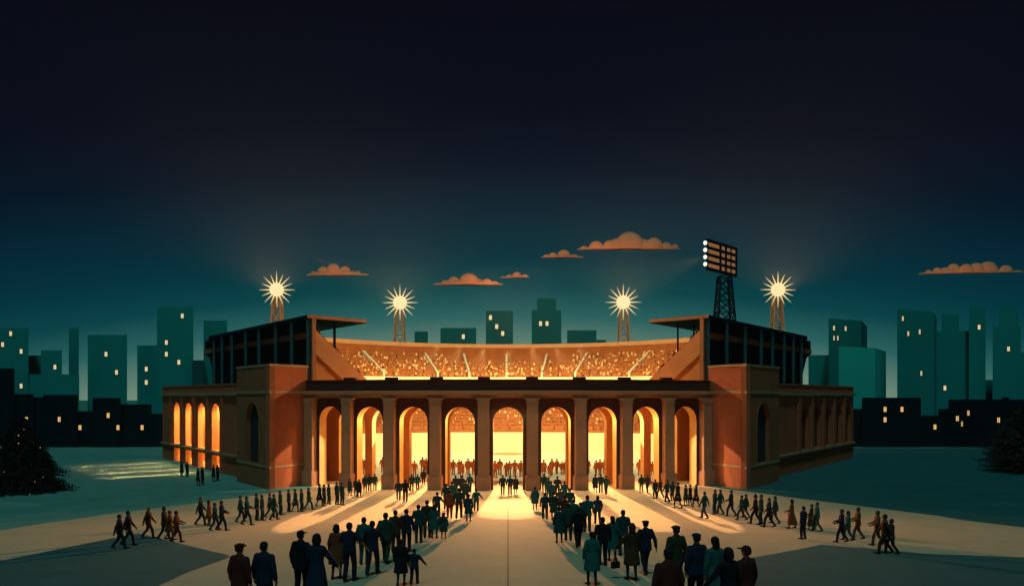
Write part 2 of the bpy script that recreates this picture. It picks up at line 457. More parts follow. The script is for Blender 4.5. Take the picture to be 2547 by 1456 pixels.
# corner pavilions: a wedge plan, one face to the forecourt, one to the side
def mir(p, s): return (p[0] * s, p[1])
for s in (-1, 1):
    A, B, C, D = (21.7, 65.9), (27.3, 72.9), (19.4, 70.0), (25.2, 77.4)
    A, B, C, D = [mir(p, s) for p in (A, B, C, D)]
    ZT = 11.35
    pav = empty('corner_pavilion', (A[0], A[1], 0)); to_stadium(pav); pav.matrix_parent_inverse = Matrix.Translation((0, -95, 0))
    def sub(o, p=pav): o.parent = p; o.matrix_parent_inverse = Matrix.Translation((-A[0], -A[1], 0)); return o
    side = Frame(B, A) if s < 0 else Frame(A, B)
    front = Frame(A, C) if s < 0 else Frame(C, A)
    mb = MB()
    wall(mb, side, 0, side.w, -.4, ZT, .5, [(side.w / 2, 1.7, [(2.22, 8.0, True)])], back=False, jamb_mi=0)
    wall(mb, front, 0, front.w, -.4, ZT, .5, [], back=False)
    # the two far faces and the roof
    mb.face([(*C, -.4), (*D, -.4), (*D, ZT), (*C, ZT)]); mb.face([(*D, -.4), (*B, -.4), (*B, ZT), (*D, ZT)])
    mb.face([(*A, ZT - .05), (*B, ZT - .05), (*D, ZT - .05), (*C, ZT - .05)])
    sub(mb.build('pavilion_wall', M['shaded_brick'] if False else M['brick']))
    mb = MB(); mb.face([side(side.w / 2 - 1.9, 2, .42), side(side.w / 2 + 1.9, 2, .42), side(side.w / 2 + 1.9, 8.2, .42), side(side.w / 2 - 1.9, 8.2, .42)])
    bw = sub(mb.build('blind_window', M['blind']))
    mb = MB()
    pts = arch_pts(side.w / 2, 1.7, 6.3); pts2 = arch_pts(side.w / 2, 1.82, 6.3)
    pts = [(side.w / 2 - 1.7, 2.22)] + pts + [(side.w / 2 + 1.7, 2.22)]; pts2 = [(side.w / 2 - 1.82, 2.22)] + pts2 + [(side.w / 2 + 1.82, 2.22)]
    for i in range(len(pts) - 1):
        a, b, c2, d2 = pts[i], pts[i + 1], pts2[i + 1], pts2[i]
        mb.hexa([side(*a, -.04), side(*b, -.04), side(*c2, -.04), side(*d2, -.04)], [side(*a, .06), side(*b, .06), side(*c2, .06), side(*d2, .06)])
    o = mb.build('window_surround', M['brick'], weld=False); o.parent = bw
    def ringband(z0, z1, out, m, name):
        mb = MB()
        for fr in (side, front):
            e = out
            mb.hexa([fr(-e, z0, -out), fr(fr.w + e, z0, -out), fr(fr.w + e, z0, .02), fr(-e, z0, .02)], [fr(-e, z1, -out), fr(fr.w + e, z1, -out), fr(fr.w + e, z1, .02), fr(-e, z1, .02)])
        sub(mb.build(name, m, weld=False))
    ringband(8.85, 9.13, .09, M['band'], 'string_course')
    ringband(2.0, 2.22, .05, M['band'], 'string_course')
    mb = MB()
    cen = Vector(((A[0] + D[0]) / 2, (A[1] + D[1]) / 2))
    pl4 = [tuple(cen + (Vector(p) - cen) * 1.03) for p in (A, B, D, C)]
    mb.prism(pl4, ZT, ZT + .22)
    sub(mb.build('coping', M['band']))

    # side wing
    p0, dv = Vector((29.6 * s, 78.1)), Vector((.628 * s, .777))
    q0, q1 = p0 - dv * 3.2, p0 + dv * 29.8
    wing = empty('side_wing', (q0.x, q0.y, 0)); to_stadium(wing); wing.matrix_parent_inverse = Matrix.Translation((0, -95, 0))
    def subw(o, q0=q0, wing=wing): o.parent = wing; o.matrix_parent_inverse = Matrix.Translation((-q0.x, -q0.y, 0)); return o
    fr = Frame((q1.x, q1.y), (q0.x, q0.y)) if s < 0 else Frame((q0.x, q0.y), (q1.x, q1.y))
    T = (lambda t: fr.w - (t + 3.2)) if s < 0 else (lambda t: t + 3.2)
    mb = MB()
    if s < 0:
        ats, pts_t, hw = [6.2, 11.6, 17.0, 22.4], [3.5, 8.9, 14.3, 19.7, 25.0], 1.38
        wall(mb, fr, 0, fr.w, -.4, 9.9, .6, [(T(t), hw, [(-.399, 1.85, False), (2.42, 7.8, True)]) for t in ats], jamb_mi=1)
        subw(mb.build('wing_wall', [M['wing_brick'], M['hall']]))
        mb = MB()       # lit hall behind the tall windows
        mb.face([fr(0, -.1, 3.2), fr(fr.w, -.1, 3.2), fr(fr.w, 9.2, 3.2), fr(0, 9.2, 3.2)])
        mb.face([fr(0, 9.2, .6), fr(fr.w, 9.2, .6), fr(fr.w, 9.2, 3.2), fr(0, 9.2, 3.2)])
        mb.face([fr(0, .03, .6), fr(fr.w, .03, .6), fr(fr.w, .03, 3.2), fr(0, .03, 3.2)])
        for e in (0.05, fr.w - .05): mb.face([fr(e, 0, .6), fr(e, 0, 3.2), fr(e, 9.2, 3.2), fr(e, 9.2, .6)])
        subw(mb.build('wing_hall', M['hall'], weld=False))
    else:
        ats, pts_t, hw = [7.97, 12.8, 17.5, 22.2, 27.0], [5.5, 10.3, 15.1, 19.8, 24.6], 1.45
        wall(mb, fr, 0, fr.w, -.4, 9.9, .5, [(T(t), hw, [(2.42, 7.6, True)]) for t in ats], jamb_mi=0, back=False)
        subw(mb.build('wing_wall', M['wing_brick']))
        for t in ats:
            mb = MB(); c = T(t)
            mb.face([fr(c - hw - .1, 2.3, .46), fr(c + hw + .1, 2.3, .46), fr(c + hw + .1, 7.8, .46), fr(c - hw - .1, 7.8, .46)])
            subw(mb.build('blind_window', M['shaded_brick']))  # recess shade put into a darker brick colour
    for t in pts_t:
        mb = MB(); c = T(t)
        mb.hexa([fr(c - .42, 2.32, -.22), fr(c + .42, 2.32, -.22), fr(c + .42, 2.32, .02), fr(c - .42, 2.32, .02)], [fr(c - .42, 8.72, -.22), fr(c + .42, 8.72, -.22), fr(c + .42, 8.72, .02), fr(c - .42, 8.72, .02)])
        subw(mb.build('pilaster', M['wing_brick']))
    for z0, z1, o_ in ((8.72, 9.08, .3), (2.08, 2.32, .26), (9.82, 10.0, .08)):
        mb = MB()
        mb.hexa([fr(-.1, z0, -o_), fr(fr.w + .1, z0, -o_), fr(fr.w + .1, z0, .1), fr(-.1, z0, .1)], [fr(-.1, z1, -o_), fr(fr.w + .1, z1, -o_), fr(fr.w + .1, z1, .1), fr(-.1, z1, .1)])
        subw(mb.build('string_course', M['band'] if z0 < 9.5 else M['wing_brick']))
    # far end wall and roof of the wing
    inn = fr.n * 3.2
    mb = MB(); a = fr(0 if s < 0 else fr.w, 0); b = Vector((a[0], a[1])) + Vector((inn.x, inn.y)) * 1.8
    e0, e1 = (a[0], a[1]), (b.x, b.y)
    mb.face([(*e0, -.3), (*e1, -.3), (*e1, 9.9), (*e0, 9.9)])
    mb.face([fr(0, 9.5, .4), fr(fr.w, 9.5, .4), fr(fr.w, 9.5, 5.7), fr(0, 9.5, 5.7)])
    subw(mb.build('wing_roof', M['copper'], weld=False))

    # roofed grandstand above the wing
    g0, gd, gi = Vector((20.5 * s, 75.0)), Vector((.625 * s, .78)), Vector((-.72 * s, .69))
    gs = empty('grandstand', (g0.x, g0.y, 0)); to_stadium(gs); gs.matrix_parent_inverse = Matrix.Translation((0, -95, 0))
    def subg(o, g0=g0, gs=gs): o.parent = gs; o.matrix_parent_inverse = Matrix.Translation((-g0.x, -g0.y, 0)); return o
    G = lambda l, i, z: (g0.x + gd.x * l + gi.x * i, g0.y + gd.y * l + gi.y * i, z)
    LG = 38.6
    # roof slab with a rounded far corner
    ol = [(0 - .25, -.45), (LG - 6.2, -.45)] + [(LG - 6.2 + 6.6 * sin(radians(b)), -.45 + 6.6 * (1 - cos(radians(b)))) for b in range(12, 91, 13)] + [(LG + .4, 6.7), (-.25, 6.7)]
    mb = MB(); mb.hexa([G(l, i, 16.62) for l, i in ol], [G(l, i, 16.98) for l, i in ol]); subg(mb.build('roof', M['steel']))
    mb = MB(); mb.hexa([G(-.33, -.45, 16.66), G(-.33, 6.66, 16.66), G(-.25, 6.66, 16.66), G(-.25, -.45, 16.66)], [G(-.33, -.45, 16.99), G(-.33, 6.66, 16.99), G(-.25, 6.66, 16.99), G(-.25, -.45, 16.99)])
    subg(mb.build('roof_fascia', M['copper']))
    # seating deck: section swept along the stand, its far end raked
    sec = [(.35, 15.35), (.35, 14.75), (.9, 14.2), (.9, 8.9), (6.5, 8.9), (6.5, 10.35), (1.1, 14.8), (.75, 15.35)]
    mb = MB()
    la = [.0] * 8; lb = [LG - .8, LG - .8, LG - 1.2, LG - 5.2, LG - 5.2, LG - 3.5, LG - 1, LG - .8]
    mb.hexa([G(la[k], *sec[k]) for k in range(8)], [G(lb[k], *sec[k]) for k in range(8)])
    subg(mb.build('seating_deck', M['deep']))
    mb = MB(); mb.hexa([G(.05, .27, 14.72), G(.05, .35, 14.72), G(.05, .35, 15.36), G(.05, .27, 15.36)], [G(LG - .9, .27, 14.72), G(LG - .9, .35, 14.72), G(LG - .9, .35, 15.36), G(LG - .9, .27, 15.36)])
    subg(mb.build('deck_fascia', M['brick']))
    mb = MB(); mb.hexa([G(.06, .36, 15.36), G(.06, .46, 15.36), G(LG - 1.0, .46, 15.36), G(LG - 1.0, .36, 15.36)], [G(.06, .36, 16.6), G(.06, .46, 16.6), G(LG - 1.0, .46, 16.6), G(LG - 1.0, .36, 16.6)])
    subg(mb.build('rear_screen', M['deep']))
    # end wall: plaster triangle, raking beam, corner pier
    mb = MB(); mb.hexa([G(-.12, .5, 8.9), G(-.12, 6.5, 8.9), G(-.12, 6.5, 10.3), G(-.12, .5, 15.2)], [G(0, .5, 8.9), G(0, 6.5, 8.9), G(0, 6.5, 10.3), G(0, .5, 15.2)])
    subg(mb.build('end_wall', M['rust']))
    mb = MB(); mb.hexa([G(-.42, .45, 13.0), G(-.42, 5.1, 9.2), G(-.42, 6.75, 9.2), G(-.42, 6.75, 10.35), G(-.42, .45, 15.5)], [G(.05, .45, 13.0), G(.05, 5.1, 9.2), G(.05, 6.75, 9.2), G(.05, 6.75, 10.35), G(.05, .45, 15.5)])
    subg(mb.build('raking_beam', M['beam']))
    mb = MB(); mb.hexa([G(-.5, .05, 9), G(-.5, .47, 9), G(.1, .47, 9), G(.1, .05, 9)], [G(-.5, .05, 16.62), G(-.5, .47, 16.62), G(.1, .47, 16.62), G(.1, .05, 16.62)])
    subg(mb.build('corner_pier', M['copper']))
    for l in ([.02, 4.3, 8.9, 14.2, 18.8, 24.0, 28.0, 31.8, 35.4] if s < 0 else [.02, 5.0, 10.4, 15.6, 19.6, 24.0, 27.8, 31.6]):
        iq = -.2 if l < 31 else (-.1 if l < 33 else .9); mb = MB(); mb.bar(G(l, iq, 8.6), G(l, iq, 16.65), .17); subg(mb.build('post', M['post']))
    for l, i in ((1.2, 3.4), (3.4, 4.6)) if s < 0 else ((1.2, 3.9), (3.4, 3.0)):
        mb = MB(); mb.bar(G(l, i, 10.5), G(l, i, 16.65), .085); subg(mb.build('roof_prop', M['steel']))

# playing field and far stand
sheet('playing_field', [(73.5, -17.0), (80, -24), (118, -30)], [(73.5, 17.0), (80, 24), (118, 30)], 73.5, 122, .01, M['field'], 30, 20)
mb = MB(); mb.sphere((0, 108.5, .03), 2.3, 2.6, .10, 24, 8)
o = to_stadium(mb.build('pitchers_mound', M['clay'], smooth=True))

def Yl(u): return 114 - 6 * u * u         # foot of the lower bank
def band_pt(px, Y, z): return ((px) * Y / F, Y, z)
US = [i / 12 * 1.25 for i in range(-12, 13)]
def loft(name, rows, m, closed=False):
    mb = MB()
    L_ = [[f(u) for f in rows] for u in US]
    for A, B in zip(L_, L_[1:]):
        n = len(rows)
        for i in range(n if closed else n - 1):
            j = (i + 1) % n
            mb.face([A[i], B[i], B[j], A[j]])
    return to_stadium(mb.build(name, m))
low = lambda off, z: (lambda u: (u * 26 * (1 + off * .012), Yl(u) + off, z))
loft('field_wall', [low(-.3, -.1), low(-.3, 3.0), low(0, 3.0), low(0, -.1)], M['cream'], True)
rows = []
for i in range(9): rows += [low(i * .9, 2.9 + i * .5), low(i * .9, 3.4 + i * .5)]
rows.append(low(8.6, 7.4)); rows.append(low(8.6, 11.3))
loft('lower_bank', rows, M['tier'])
def Bp(u, z, t):
    """upper bank: t = 0 at its front rail, 1 at its back wall"""
    pb = (u * 353, 118 - 6 * u * u); pt = (u * 440, 132 - 14 * u * u)
    px = pb[0] + (pt[0] - pb[0]) * t; Y = pb[1] + (pt[1] - pb[1]) * t
    return (px * Y / F, Y, z)
loft('upper_fascia', [lambda u: Bp(u, 10.9, -.03), lambda u: Bp(u, 11.76, -.03), lambda u: Bp(u, 11.76, .0), lambda u: Bp(u, 10.9, .0)], M['cream'], True)
NT = 10
rows = [lambda u: Bp(u, 11.0, .0)]
for i in range(NT):
    rows += [(lambda i: lambda u: Bp(u, 11.7 + i * .46, i / NT))(i), (lambda i: lambda u: Bp(u, 11.7 + i * .46, (i + 1) / NT))(i)]
loft('upper_bank', rows, M['tier'])
loft('back_wall', [lambda u: Bp(u, 15.6, 1.0), lambda u: Bp(u, 17.5, 1.0), lambda u: Bp(u, 17.5, 1.06), lambda u: Bp(u, -.2, 1.06)], M['tier'])
loft('rim', [lambda u: Bp(u, 17.4, .97), lambda u: Bp(u, 18.1, .97), lambda u: Bp(u, 18.1, 1.1), lambda u: Bp(u, 17.4, 1.1)], M['rim'], True)
# stair aisles: pale stringers up the bank
for xb, xt in ((-308, -360), (-174, -206), (-96, -110), (-3.5, -3.5), (84, 97), (167, 196), (301, 352)):
    mb = MB()
    def ap(px, t):
        Y = 118 - 6 * (px / 353) ** 2; u = px / 400
        ub = px / (353 + 87 * t)
        return Vector(Bp(ub, 11.75 + t * 4.6, t))
    a, b = ap(xb, .0), ap(xt, .82)
    for da in (0,):
        mb.hexa([a + Vector((-.15, 0, -.4)), a + Vector((.15, 0, -.4)), a + Vector((.15, 0, .75)), a + Vector((-.15, 0, .75))],
                [b + Vector((-.15, 0, -.4)), b + Vector((.15, 0, -.4)), b + Vector((.15, 0, .75)), b + Vector((-.15, 0, .75))])
    to_stadium(mb.build('aisle_stair', M['cream']))

# the seated crowd, far off: pale clothes and rust clothes, far too many to count
def spectators(name, pts, m):
    mb = MB()
    for x, y, z, s, hgt in pts:
        if 'pale' in name:
            mb.sphere((x, y, z + hgt * .55),   .15 * s, .14 * s, .215 * s, 8, 6)
            continue
        hw = .2 * s
        b = [(x - hw, y - .14, z), (x + hw, y - .14, z), (x + hw, y + .14, z), (x - hw, y + .14, z)]
        c = [(x - hw * .95, y - .1, z + hgt * .62), (x + hw * .95, y - .1, z + hgt * .62), (x + hw * .95, y + .1, z + hgt * .62), (x - hw * .95, y + .1, z + hgt * .62)]
        mb.hexa(b, c)
        mb.sphere((x, y, z + hgt * .86), .12 * s, .13 * s, .16 * s, 6, 4)
    o = mb.build(name, m, weld=False)
    o['kind'] = 'stuff'; o['label'] = name.replace('_', ' ') + ' packed on the banks of the bowl'
    return o
pp, pr_ = [], []
for _ in range(1900):
    u = R.uniform(-1.22, 1.22); i = R.choice(range(NT))
    if abs(u) < .38 and i > 4 + R.random() * 2: continue
    if i > 8: continue
    px = u * 400
    t = (i + R.uniform(.25, .75)) / NT
    x, y, z = Bp(u, 11.7 + i * .46, t)
    pale = R.random() < .30
    (pp if pale else pr_).append((x, y, z, R.uniform(1.0, 1.45) if pale else R.uniform(1.0, 1.3), R.uniform(.85, 1.15)))
for _ in range(1500):
    u = R.uniform(-1.0, .75); i = R.choice(range(1, 9))
    f = low(i * .9 - R.uniform(.2, .7), 2.9 + i * .5)
    x, y, z = f(u)
    pale = R.random() < .16 and i > 1
    (pp if pale else pr_).append((x, y, z, R.uniform(1.0, 1.4), R.uniform(.85, 1.1)))
spectators('crowd_in_pale_clothes', pp, M['pale'])
spectators('crowd_in_rust_clothes', pr_, M['rustcloth'])
# ------------------------------------------------------------------ light towers
def lattice(mb, c, w0, w1, z0, z1, n, r):
    L_ = [(sx, sy) for sx, sy in ((-1, -1), (1, -1), (1, 1), (-1, 1))]
    pt = lambda k, f: Vector((c[0] + L_[k][0] * (w0 + (w1 - w0) * f), c[1] + L_[k][1] * (w0 + (w1 - w0) * f), z0 + (z1 - z0) * f))
    for k in range(4):
        mb.bar(pt(k, 0), pt(k, 1), r)
        j = (k + 1) % 4
        for i in range(n):
            a, b = i / n, (i + 1) / n
            mb.bar(pt(k, a), pt(j, b), r * .55); mb.bar(pt(j, a), pt(k, b), r * .55)
            mb.bar(pt(k, b), pt(j, b), r * .6)
for (x, y, Y, half, lab) in ((688, 720, 114, 14.5, 'copper floodlight mast with a lamp and starburst glare behind the left grandstand roof'),
                             (994.5, 752, 140, 13.5, 'copper floodlight mast with a lamp and starburst glare behind the left of the bowl rim'),
                             (1549.5, 751, 140, 13.5, 'copper floodlight mast with a lamp and starburst glare behind the right of the bowl rim'),
                             (1934.5, 720, 114, 14.5, 'copper floodlight mast with a lamp and starburst glare behind the right grandstand roof')):
    o = P(x, y, Y); k = Y / F
    root = empty('floodlight_mast', (o.x, o.y, 0)); tag(root, lab, 'floodlight', 'floodlight masts with starburst glare')
    off = -6 * k if x < CX else 6 * k
    mb = MB(); lattice(mb, (0 + off * .5, .9), half * k * 1.75, 9 * k, 0, o.z - 12 * k, 10, .085 if Y < 120 else .10)
    mb.build('mast', M['mast'], root)
    mb = MB(); mb.sphere((0, 0, o.z), 17 * k, 17 * k, 17 * k, 24, 14); g = mb.build('lamp_globe', M['star'], root, smooth=True)
    mb = MB()
    for i in range(16):  # lens glare built as glowing spikes round the globe
        a = 2 * pi * i / 16 + pi / 2
        rl_ = (46 if i % 2 == 0 else 41) * k
        d = Vector((cos(a), R.uniform(-.06, .06), sin(a)))
        mb.bar(d * 13 * k + Vector((0, 0, o.z)), d * rl_ + Vector((0, 0, o.z)), 2.1 * k, .12 * k, n=6)
    mb.build('glare_spikes', M['ray'], root)
    lamp('floodlight_lamp', 'SPOT', (o.x, o.y - 24 * k, o.z - 10 * k), (o.x, o.y - 24 * k, o.z + 50), 95000, (1.0, .58, .24), spot_size=radians(178), spot_blend=.8, shadow_soft_size=.4)

# the big lamp rack standing on the right grandstand roof
b0 = Vector((25.25, 84.5, 16.98))
root = empty('floodlight_rack', b0); tag(root, 'tall navy lattice tower with a lamp rack seen from behind on the right roof', 'floodlight')
mb = MB(); lattice(mb, (0, 0), 1.02, .62, 0, 5.6, 4, .09)
mb.build('tower', M['steel'], root)
e = Vector((5.4, 5.5, 0)).normalized(); nrm = Vector((e.y, -e.x, 0))          # nrm looks out, towards the viewer
pl_ = P(1757, 597, 82.0) ; zt = pl_.z; zb = P(1757, 667, 82.0).z
c0 = Vector((pl_.x, pl_.y, 0)) - Vector((b0.x, b0.y, 0))
W = 6.9; zt -= b0.z; zb -= b0.z
Q = lambda a, z, d=0: (c0 + e * a + nrm * d) + Vector((0, 0, z))
mb = MB()
zs = [zb + (zt - zb) * i / 4 for i in range(5)]; xs = [0, W * .44, W * .63, W]
def slab(a0, a1, z0, z1, d0, d1): mb.hexa([Q(a0, z0, d0), Q(a1, z0, d0), Q(a1, z0, d1), Q(a0, z0, d1)], [Q(a0, z1, d0), Q(a1, z1, d0), Q(a1, z1, d1), Q(a0, z1, d1)])
for z in zs: slab(-.1, W + .1, z - .17, z + .17, -.12, .12)
for x in xs: slab(x - .16, x + .16, zb - .16, zt + .16, -.10, .14)
slab(W * .80, W * .80 + .2, zb, zt, -.06, .1)
mb.build('rack_frame', M['steel'], root, weld=False)
for i in range(4):
    for j in range(3):
        mb = MB(); slab(xs[j] + .14, xs[j + 1] - .14, zs[i] + .15, zs[i + 1] - .15, -.08, .02)
        h = mb.build('lamp', M['housing'], root)
        mb = MB(); mb.sphere(Q((xs[j] + xs[j + 1]) / 2 if j else -.32, (zs[i] + zs[i + 1]) / 2 + .05, -.5 if j else .0), .22, .22, .24, 12, 8)
        b = mb.build('bulb', M['bulb'], root, smooth=True); b.parent = h
RACK = (pl_.x + e.x * 2 - nrm.x * 1.4, pl_.y + e.y * 2 - nrm.y * 1.4, (zt + zb) / 2 + b0.z)

# ------------------------------------------------------------------ city
def tower(name, label, x0, x1, yt, Y, m, side=None, yb=None, base=0.0, wins=(), wm='win', ws=1.0, dep=18, group=None, antenna=None, upper=None, yt2=None, rim=True):
    """a block whose front runs from plate column x0 to x1; side: column where its right flank ends"""
    a = Vector(((x0 - CX) * Y / F, Y, 0))
    Y1 = Y * (1.03 if side else 1.0)
    b = Vector(((x1 - CX) * Y1 / F, Y1, 0))
    zt = EYE + (HY - yt) * Y / F
    if side: Y2 = Y1 * 1.08; c = Vector(((side - CX) * Y2 / F, Y2, 0)); d = a + (c - b)
    else: c = b * ((Y + dep) / Y); d = a * ((Y + dep) / Y)
    o0 = (a + b + c + d) / 4
    root = empty(name, (o0.x, o0.y, 0)); tag(root, label, 'building', group)
    mb = MB(); pls = [v - Vector((o0.x, o0.y, 0)) for v in (a, b, c, d)]
    mb.prism([(p.x, p.y) for p in pls], -.3, zt)
    body = mb.build('walls', m, root)
    if rim:
        cen = sum(pls, Vector((0, 0, 0))) / 4
        mb = MB(); mb.prism([tuple((cen + (p - cen) * .994)[:2]) for p in pls], zt, zt + .35)
        mb.build('roof', m, root)
    if upper:
        ux0, ux1, uy = upper
        mb = MB(); zz = EYE + (HY - uy) * Y / F
        ua, ub = (ux0 - CX) * Y / F - o0.x, (ux1 - CX) * Y / F - o0.x
        q = (Y + dep * .7) / (Y + .4); xa, xb = (ux0 - CX) * Y / F * q - o0.x, (ux1 - CX) * Y / F * q - o0.x
        mb.prism([(ua, a.y - o0.y + .4), (ub, a.y - o0.y + .4), (xb, a.y - o0.y + dep * .7), (xa, a.y - o0.y + dep * .7)], zt, zz)
        mb.build('upper_storeys', m, root)
    if antenna:
        px, py = antenna; X = (px - CX) * (Y + 3) / F - o0.x
        mb = MB(); mb.bar((X, a.y + 3 - o0.y, zt), (X, a.y + 3 - o0.y, EYE + (HY - py) * Y / F), .07, .03, n=6); mb.build('antenna', m, root)
    fe = (b - a); fl = fe.length; fe = fe / fl; fn = Vector((fe.y, -fe.x, 0))
    k = Y / F
    for wi in wins:
        px, py = wi[0], wi[1]; sw = wi[2] if len(wi) > 2 else 1.0
        # meet the front plane
        t = None
        dirx = (px - CX) / F
        den = fe.x - dirx * fe.y
        t = (dirx * a.y - a.x) / den
        c_ = a + fe * t
        kk = c_.y / F
        z = EYE + (HY - py) * kk
        hw, hh = 3.5 * kk * ws * sw, 5.9 * kk * ws
        c_ = c_ - Vector((o0.x, o0.y, 0))
        w4 = lambda ha, hb, dd: [tuple(c_ + fe * sx_ * ha + fn * dd + Vector((0, 0, z + sz_ * hb))) for sx_, sz_ in ((-1, -1), (1, -1), (1, 1), (-1, 1))]
        mb = MB()
        outer, inner = w4(hw * 1.14, hh * 1.1, .14), w4(hw * .96, hh * .96, .14)
        outb, innb = w4(hw * 1.14, hh * 1.1, -.05), w4(hw * .96, hh * .96, -.05)
        for i in range(4):
            j = (i + 1) % 4
            mb.face([outer[i], outer[j], inner[j], inner[i]]); mb.face([outer[i], outb[i], outb[j], outer[j]]); mb.face([inner[i], innb[i], innb[j], inner[j]])
        # one mullion
        mw = hw * .07
        mb.hexa([tuple(c_ + fe * q + fn * dd + Vector((0, 0, z - hh * .95))) for q, dd in ((-mw, .12), (mw, .12), (mw, .05), (-mw, .05))], [tuple(c_ + fe * q + fn * dd + Vector((0, 0, z + hh * .95))) for q, dd in ((-mw, .12), (mw, .12), (mw, .05), (-mw, .05))])
        fo = mb.build('window', M['frame'], root, weld=False)
        mb = MB(); mb.face(w4(hw * .97, hh * .97, .03)); p_ = mb.build('pane', M[wm], root); p_.parent = fo
    return root
T0, T1, T2 = TEAL
SK = 'towers of the night skyline'
tower('office_tower', 'teal tower with four lit windows at the left edge', -40, 71, 818, 215, T0, wins=[(27, 829), (7, 856), (53, 873), (53, 959)], group=SK)
tower('office_block', 'long low teal block beneath the small tower with one lit window', 73, 197, 933, 205, T0, group=SK)
tower('office_block', 'low teal block tucked against the tower at the left edge', 64, 150, 886, 225, T0, group=SK)
tower('office_tower', 'small teal tower with one lit window rising over a long low block', 102, 154, 873, 212, T0, wins=[(137, 912)], group=SK)
tower('office_tower', 'very slim windowless teal tower on the left', 171, 196, 818, 222, T0, group=SK)
tower('office_tower', 'broad teal tower with two lit windows between open sky on the left', 218, 316, 835, 210, T0, wins=[(264, 880), (290, 925)], group=SK)
tower('office_tower', 'teal tower with two stacked lit windows leaning on the antenna tower', 341, 392, 861, 212, T0, wins=[(364, 917), (364, 950)], group=SK)
tower('office_tower', 'tallest left teal tower with an antenna and four lit windows', 390, 481, 765, 200, T0, wins=[(453.5, 785), (414, 851), (414, 880), (445, 900)], antenna=(427, 737), group=SK)
tower('office_block', 'dark navy block wedged between two teal towers on the left', 478, 507, 898, 196, T2, group=SK)
tower('office_tower', 'plain teal tower beside the left grandstand roof', 506, 565, 799, 205, T0, group=SK)
tower('office_block', 'smallest teal block above the bowl rim near the left mast with starburst glare', 1030.7, 1064, 826, 230, T0, group=SK)
tower('office_block', 'wide teal block with one lit window above the bowl rim', 1095, 1184, 817.5, 225, T0, wins=[(1152, 836.5)], group=SK)
tower('office_tower', 'teal tower with three lit windows in a diagonal above the bowl rim', 1208, 1275.5, 775, 220, T0, wins=[(1219.6, 789), (1235, 811.5), (1250, 828.5)], group=SK)
tower('office_tower', 'stepped teal tower with a pair of lit windows above the bowl rim', 1322, 1395.6, 773, 220, T0, wins=[(1344, 804), (1360, 804)], upper=(1335.6, 1382.6, 741), group=SK)
tower('office_block', 'wide windowless teal block behind the right mast with starburst glare', 1410, 1483, 823, 228, T0, group=SK)
tower('office_block', 'very low teal annex right of the wide windowless block', 1483.5, 1507, 847, 231, T0, group=SK)
tower('office_block', 'plain low teal block touching the right grandstand', 2010, 2068, 885, 214, T0, group=SK)
tower('office_tower', 'teal tower with four lit windows and a dark flank right of the grandstand', 2060, 2141, 794, 206, T0, side=2156, wins=[(2073, 815), (2102, 816.5), (2073, 840, .8), (2082.5, 840, .8)], group=SK)
tower('office_block', 'palest teal block with a broad dark flank above the right wing', 2085.5, 2176, 864, 185, T1, side=2203, group=SK)
tower('office_tower', 'tallest right teal tower with four lit windows', 2230.6, 2322, 771, 196, T0, side=2329, wins=[(2244, 791.6), (2257.6, 829), (2286, 824.6), (2290, 927.5)], group=SK)
tower('office_tower', 'teal slab with a narrow upper tower and one low lit window', 2328, 2432, 825, 215, T0, upper=(2343, 2387, 782), wins=[(2349, 964)], group=SK)
tower('office_tower', 'slim teal tower with one high lit window beside the slab', 2409, 2450.5, 765, 213, T0, wins=[(2434, 813)], group=SK)
tower('office_block', 'low teal block in the gap left of the rightmost tower', 2444, 2474, 946, 235, T0, group=SK)
tower('office_tower', 'rightmost stepped teal tower with one lit window', 2468, 2538, 812, 210, T0, upper=(2486, 2535, 762), wins=[(2507, 867)], group=SK)
tower('office_block', 'teal block cut by the right edge of the view', 2533, 2600, 878, 216, T0, group=SK)
LO = 'black low houses along the far edge of the ground'
kw = dict(wm='win_amber', ws=1.08, group=LO, dep=10)
tower('low_house', 'tallest black low house at the left edge', -60, 36, 920, 123, DARK, **kw)
tower('low_house', 'black low house with one amber window behind the fairy-lit tree', 36, 84, 984, 123.4, DARK, wins=[(66.6, 1042)], **kw)
tower('low_house', 'short black house with no window beside the fairy-lit tree', 82, 108, 992, 123.8, DARK, **kw)
tower('low_house', 'broad black house with one amber window left of the small one', 107, 194, 986, 123, DARK, wins=[(148, 1041.6)], **kw)
tower('low_house', 'small low black house with one amber window near its foot', 194, 231, 1029, 123.5, DARK, wins=[(199.5, 1062)], **kw)
tower('low_house', 'black house with two amber windows set diagonally', 230, 300, 994, 123, DARK, wins=[(269.6, 1032), (294, 1062)], **kw)
tower('low_house', 'wide black house with one amber window near the left wing', 285, 377, 1011, 123.6, DARK, wins=[(354, 1062)], **kw)
tower('low_house', 'lowest black house touching the left wing of the ballpark', 376, 470, 1036, 124, DARK, **kw)
tower('low_house', 'low black house touching the right wing of the ballpark', 2070, 2144, 1023, 124, DARK, **kw)
tower('low_house', 'broad black house with three amber windows right of the ballpark', 2143, 2290, 993, 123, DARK, wins=[(2200, 1017), (2242, 1017), (2200, 1042.6)], **kw)
tower('low_house', 'lowest black house with one amber window in a gap on the right', 2288, 2360, 1041, 123.5, DARK, wins=[(2324, 1060.6)], **kw)
tower('low_house', 'small stepped black house with no window on the right', 2333, 2360, 1023, 124, DARK, **kw)
tower('low_house', 'long black house with four amber windows on the right', 2358, 2600, 998, 123, DARK, wins=[(2379.6, 1039.6), (2391, 1053, .6), (2407, 1026, .8), (2482, 1043.6)], upper=(2494, 2514, 987), **kw)

